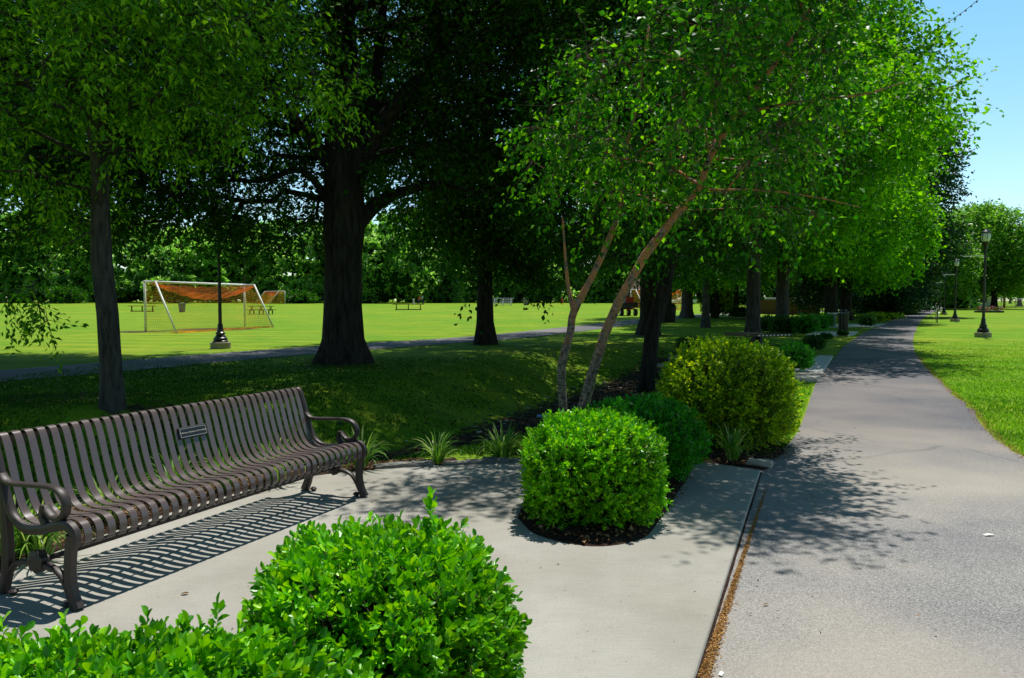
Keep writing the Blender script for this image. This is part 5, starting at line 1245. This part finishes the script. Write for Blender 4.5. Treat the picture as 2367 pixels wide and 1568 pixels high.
# --- row of trees left of the path
row = [
    ('shade_tree', (1503, 775), .40, 'leaf_mid', 'bark_oak', [(0, 0, 10, 6.2, 6.5, 6.3), (2.6, 0, 5.0, 3, 3, 2.2), (-2.4, 0, 5.2, 2.8, 3, 2.1)], 720, .17, 'broad trunk with surface roots behind the leaning dark trunk', 4.2, 56),
    ('sycamore_tree', (1745, 797), .25, 'leaf_syca', 'bark_grey', [(.0, -.8, 9.8, 4.0, 4.8, 4.4), (1.9, -1.6, 7.0, 2.9, 3.2, 1.9), (.4, -2.6, 6.8, 2.6, 2.6, 1.2), (-2.2, 0, 7.6, 3, 3, 2.6), (2.6, -1.6, 10.8, 2.0, 2.4, 1.5), (2.5, -.2, 4.8, 1.7, 1.8, .9), (.7, -5.6, 6.6, 2.7, 2.8, 1.7), (4.8, 4.8, 8, 3.0, 3.8, 2.5), (.6, -7.4, 6.6, 2.5, 2.4, 1.3), (1.8, 4.0, 8.5, 3, 3, 2.5), (4.3, -3, 9.2, .9, 1.2, .6), (3.6, -2.4, 8.6, 1.1, 1.2, .8), (4.4, -.4, 5.6, 1.1, 1.2, .6)], 1450, .165, 'tall straight thick grey trunk directly behind the dark metal table', 5.4, 57),
    ('sycamore_tree', (1812, 757), .36, 'leaf_syca', 'bark_grey', [(-.4, -1, 11, 6.6, 6.4, 6.6), (2.0, -1.5, 7, 3.8, 4, 3.2), (2.4, -3, 4.8, 3.0, 3, 1.2)], 900, .22, 'second tall straight trunk, right of the one behind the metal table', 4.9, 58),
    ('sycamore_tree', (1926, 746), .42, 'leaf_syca', 'bark_oak', [(-.6, 0, 10.5, 6.2, 6.6, 6.6), (2.4, -1, 6.6, 3.8, 4, 3.6), (-2.6, -2, 6, 4, 3, 2.8)], 820, .24, 'tall trunk rising just left of the black ribbed bin', 3.8, 59),
    ('sycamore_tree', (1961, 741), .40, 'leaf_syca', 'bark_oak', [(-.5, 0, 10.4, 5.6, 6.4, 6.2), (1.8, -1, 6, 3.2, 3.4, 3.4)], 640, .26, 'trunk close right of the tall one behind the black ribbed bin', 3.4, 60),
    ('side_tree', None, .40, 'leaf_oak', 'bark_oak', [(0, 0, 10, 6.5, 6.5, 6.0), (3.6, 0, 5.4, 3.2, 3, 2.4), (5.0, 1, 8, 3, 3, 3)], 800, .17, 'tree whose dark hanging crown comes in over the left edge of the view', 3.2, 66),
    ('shade_tree', (1591, 736), .45, 'leaf_syca', 'bark_grey', [(0, 0, 9.5, 6.5, 6.5, 6), (0, -1, 4.6, 4, 3, 1.8)], 520, .26, 'wide grey trunk with spreading roots beyond the dome-topped bin', 3.6, 61),
    ('young_shade_tree', (1633, 758), .20, 'leaf_syca', 'bark_grey', [(0, 0, 7, 3.6, 3.6, 4.0), (.8, 0, 4.4, 2.2, 2.2, 1.3)], 420, .18, 'thin grey trunk on the sunny mound, left of the slender dark one', 3.2, 62),
    ('young_shade_tree', (1654, 736), .22, 'leaf_syca', 'bark_oak', [(0, 0, 8, 4.4, 4.4, 4.6), (0, 0, 4.6, 3, 3, 1.4)], 420, .22, 'slender dark trunk left of the yellow column shrubs', 3.3, 63),
    ('shade_tree', (1545, 746), .28, 'leaf_syca', 'bark_oak', [(0, 0, 8.6, 5, 5, 5.2)], 380, .22, 'slanting dark trunk directly left of the dome-topped bin', 3.5, 64),
    ('shade_tree', (1700, 732), .34, 'leaf_syca', 'bark_oak', [(0, 0, 9.5, 6.0, 6, 6), (0, 0, 4.6, 4, 4, 1.6)], 460, .28, 'far dark trunk behind the round light green shrub', 3.4, 65),
]
for nm, pp, r0, lm, bk, lobes, nc, ls, lab, jn, sd in row:
    x, y, z = G(*pp) if pp else (-17.5, 20.5, 0.0); h = max(l[2] + l[5] for l in lobes)
    lean = .0
    tpz = [(0, 0, -.3, r0 * 1.35), (0, 0, 0, r0 * 1.2), (0, 0, .7, r0 * 1.02), (0, 0, 2.2, r0 * .95), (.02, 0, jn, r0 * .88), (.05, 0, jn + 2.5, r0 * .72), (.1, 0, h * .7, r0 * .4), (.1, 0, h - 1, r0 * .1)]
    make_tree(nm, (x, y + r0, z), tpz, lobes, nc, 62, ls, lm, bk, lab, 'tree', 'shade trees in a row left of the path' if pp else None, sd, twiglen=1.15, twigs=8, aspect=.72, flare=.45, step=1.4, trunk_n=18, join=jn, droop=.2, wob=.05)
# --- dark tall trees beside the path, farther on
DT = []
for k, (X, Y, sc, lab) in enumerate(((34.2, 74, 1.0, 'tall dark tree outlined against the sky where the path narrows'), (43, 92, .92, 'dark tree behind the tall outlined one, left of the path'), (52, 110, .85, 'third dark tree left of the far path'), (63, 128, .8, 'farthest dark tree at the bend of the path'), (28, 66, .8, 'dark tree filling the shade left of the evergreen mounds'))):
    if k == 0:
        o = make_tree('dark_tree', (X, Y, 0), [(0, 0, -.2, .6), (0, 0, 0, .5), (0, 0, 1, .42), (0, 0, 6, .36), (0, 0, 12, .22), (0, 0, 18, .06)],
                      [(0, 0, 11.5, 6.6, 7, 7.4), (3.0, -1, 14, 4.2, 4, 3.8), (3.4, -1, 7, 4, 4, 3.6), (-3, -1, 6, 4.5, 4, 3.6), (0, -2, 3.2, 5.0, 4, 2.0), (4.6, -.5, 16.4, 2.6, 2.4, 1.6)], 900, 50, .32, 'leaf_dark', 'bark_oak', lab, 'tree', 'dark trees left of the far path', 70, twiglen=1.6, twigs=7, aspect=.6, step=2, join=2.4, droop=.15, dtwigs=False)
        base0 = o
    else:
        o = copy_tree(base0); o.location = (X, Y, 0); o.rotation_euler = (0, 0, 1.1 * k); o.scale = (sc, sc, sc); tag(o, lab, 'tree', 'dark trees left of the far path')
# --- trees at the far right
FT = [((2216, 712), 1.0, .0, 'broad green tree with a thick base left of the pink flower planter'), ((2254, 711), 1.12, 1.0, 'tall green tree with forked trunks behind the pink flower planter'),
      ((2298, 715), .98, 2.2, 'green tree with a thin dark trunk between the planter and the utility pole'), ((2356, 708), .95, 3.1, 'green tree right of the utility pole at the view edge'),
      ((2155, 714), .9, 4.0, 'dark-trunked tree at the end of the path'), ((2168, 716), .8, 5.0, 'smaller tree just right of the path end'), ((2410, 710), .98, .7, 'green tree just cut by the right edge of the view'), ((2335, 702), .95, 1.9, 'far tree filling the gap behind the utility pole'), ((2190, 704), 1.1, 2.9, 'far tree behind the second and third post lamps')]
for k, ((px, py), sc, rz, lab) in enumerate(FT):
    x, y, z = G(px, py)
    if k == 0:
        o = make_tree('field_tree', (x, y, z), [(0, 0, -.2, .8), (0, 0, 0, .65), (0, 0, 1.5, .5), (0, 0, 6, .4), (0, 0, 12, .25), (0, 0, 17, .06)],
                      [(0, 0, 11.5, 6.6, 6.6, 7.4), (3.6, 0, 8, 4.2, 4, 4), (-3.8, 1, 9, 4, 4, 4.4), (0, -3, 5.6, 5, 3.6, 2.4), (1.5, 1, 17.4, 3, 3, 2.4)], 760, 44, .50, 'leaf_field', 'bark_oak', lab, 'tree', 'green trees beyond the right lawn', 75, twiglen=1.9, twigs=6, aspect=.7, step=2.2, join=2.6, dtwigs=False)
        ft0 = o
    else:
        o = copy_tree(ft0); o.location = (x, y, z); o.rotation_euler = (0, 0, rz); o.scale = (sc, sc, sc * (1.0 - .04 * (k % 3))); tag(o, lab, 'tree', 'green trees beyond the right lawn')
# --- the wood behind the field: reads as one mass
def wood():
    r = np.random.default_rng(80); P_ = []; A_ = []; K_ = []
    rowsd = [(168, -2.0), (180, .0), (192, 1.0), (204, 1.6)]
    for yy, off in rowsd:
        X = -165
        while X < 78:
            X += r.uniform(4.5, 7.5); Y = yy + r.normal(0, 3.0) - (X > 15) * max(0, X - 15) * .25; h = r.uniform(14.5, 20.5) + off * .8 + (X < -85) * 3; w = r.uniform(3.6, 5.6); gz = float(terr(X, Y))
            for _ in range(r.integers(13, 18)):
                t = r.uniform(.03, .97); cx, cy, cz = X + r.normal(0, w * .5), Y + r.normal(0, w * .4), gz + h * t; R = w * r.uniform(.34, .58) * (1.15 - .45 * t)
                n = int(75 * R); K_.append((cx, cy, cz, R * .62)); d = unit(r.normal(size=(n, 3))); d[:, 2] = np.abs(d[:, 2]) * .9 - .25
                P_.append(np.array([cx, cy, cz]) + d * R * r.uniform(.75, 1.1, (n, 1))); A_.append(d + r.normal(0, .5, (n, 3)) + [0, 0, -.3])
    p = np.concatenate(P_); a = np.concatenate(A_); co, f = leaf_geo(p, a, .85, .8, .9, 'rhomb', r)
    o = fastmesh('distant_wood', co, f, 3, 'leaf_wood'); tag(o, 'dense wood of green trees closing the far side of the field', 'woodland', None, 'stuff')
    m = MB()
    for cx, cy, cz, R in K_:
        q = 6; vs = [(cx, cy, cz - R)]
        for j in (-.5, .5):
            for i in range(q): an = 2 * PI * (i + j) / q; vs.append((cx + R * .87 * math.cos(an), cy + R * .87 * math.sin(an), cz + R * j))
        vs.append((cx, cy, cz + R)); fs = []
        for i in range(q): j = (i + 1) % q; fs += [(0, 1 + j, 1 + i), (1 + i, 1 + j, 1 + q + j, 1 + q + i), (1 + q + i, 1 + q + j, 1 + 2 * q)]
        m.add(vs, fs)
    o = m.build('wood_shade', 'core_green'); tag(o, 'solid dark blobs painting the shade inside the distant wood', 'woodland', None, 'stuff')  # near-black blobs paint the shade between the far crowns
    # shaded interior of the wood: trunks of the first rows
    m = MB(); X = -160
    while X < 70:
        X += r.uniform(2.5, 5); Y = 176 + r.normal(0, 4) - (X > 15) * max(0, X - 15) * .25; m.tube([(X, Y, float(terr(X, Y)) - .2), (X + r.normal(0, .6), Y, 14)], [.32, .12], 5)
    o = m.build('wood_trunks', 'bark_grey'); tag(o, 'trunks inside the distant wood', 'woodland', None, 'stuff')
wood()
# brush at the foot of the wood
for k, (px, py, w, h) in enumerate(((155, 702, 2.6, 2.8), (900, 701.5, 6, 8), (690, 702, 3, 2))):
    x, y, z = G(px, py); bush('field_bush', (x, y), w, w * .8, h, 420, .45, 'leaf_mid' if k != 1 else 'leaf_field', ('light green bush sunlit at the edge of the wood left of the near goal', 'pale green thicket at the edge of the wood right of the massive oak', 'low bush at the edge of the wood beside the distant goal')[k], 'bush', None, 95 + k, kind='rhomb', nl=5, shl=.7, sq=2, lump=.2, z0=0)
# bare cable crossing the sky at the top right
a = P(2163, 68, 30); b = P(2275, -12, 30); m = MB(); pts = [a + (b - a) * t + np.array([0, 0, -.08 * math.sin(PI * t)]) for t in np.linspace(0, 1.3, 24)]
a0 = P(2080, 118, 30); m.tube([tuple(a0)] + [tuple(p) for p in pts], .012, 4)
for k, p in enumerate(pts[1:-1:2]): m.box(tuple(p + np.array([0, 0, -.03])), (.05, .03, .06))
o = m.build('beaded_cable', 'twig'); o.parent = None; tag(o, 'thin cable with tiny beads crossing the sky at the top right', 'cable')

# ================================================================== LIGHT
SD = np.array([.411 * .42, .911 * .42, 1.0]); SD = SD / np.linalg.norm(SD)
sun_d = bpy.data.lights.new('sun', 'SUN'); sun_d.energy = 5.0; sun_d.angle = math.radians(.53); sun_d.color = (1, .965, .90)
sun = bpy.data.objects.new('sun', sun_d); COL.objects.link(sun); sun.rotation_euler = Vector(SD).to_track_quat('Z', 'Y').to_euler(); sun.location = (0, 0, 30)
w = bpy.data.worlds.new('World'); scn.world = w; w.use_nodes = True; nt = w.node_tree; nt.nodes.clear()
out = nt.nodes.new('ShaderNodeOutputWorld'); bg = nt.nodes.new('ShaderNodeBackground'); sk = nt.nodes.new('ShaderNodeTexSky')
sk.sky_type = 'NISHITA'; sk.sun_disc = False; sk.sun_elevation = math.asin(SD[2]); sk.sun_rotation = math.atan2(.411, .911); sk.air_density = 1.0; sk.dust_density = .4; sk.ozone_density = 1.0
tc = nt.nodes.new('ShaderNodeTexCoord'); sp = nt.nodes.new('ShaderNodeSeparateXYZ'); nt.links.new(tc.outputs['Generated'], sp.inputs[0])
rp = ramp(nt, sp.outputs['Z'], [(0.0, (.90, .86, .92)), (.12, (.86, .90, .95)), (.42, (.60, .92, .90)), (.75, (.22, .27, .30))])
tint = mixc(nt, 1.0, sk.outputs[0], rp.outputs[0], 'MULTIPLY'); bk = ramp(nt, sp.outputs['Y'], [(0.0, (.56, .56, .56)), (.25, (1, 1, 1))]); ma = N(nt, 'ShaderNodeMath', operation='MULTIPLY_ADD'); nt.links.new(sp.outputs['Y'], ma.inputs[0]); ma.inputs[1].default_value = .5; ma.inputs[2].default_value = .5
nt.links.new(ma.outputs[0], bk.inputs['Fac']); bk.color_ramp.elements[0].position = .15; bk.color_ramp.elements[1].position = .62
tint = mixc(nt, 1.0, tint, bk.outputs[0], 'MULTIPLY'); tint = mixc(nt, 1.0, tint, (1.85, 2.15, 2.08), 'MULTIPLY')
nt.links.new(tint, bg.inputs[0]); bg.inputs[1].default_value = .085; nt.links.new(bg.outputs[0], out.inputs[0])
scn.view_settings.view_transform = 'Standard'; scn.view_settings.look = 'None'; scn.view_settings.exposure = 0; scn.view_settings.gamma = 1
scn.render.engine = 'CYCLES'
c = scn.cycles; c.max_bounces = 6; c.diffuse_bounces = 2; c.glossy_bounces = 2; c.transmission_bounces = 4; c.transparent_max_bounces = 4
c.caustics_reflective = False; c.caustics_refractive = False; c.sample_clamp_indirect = 4
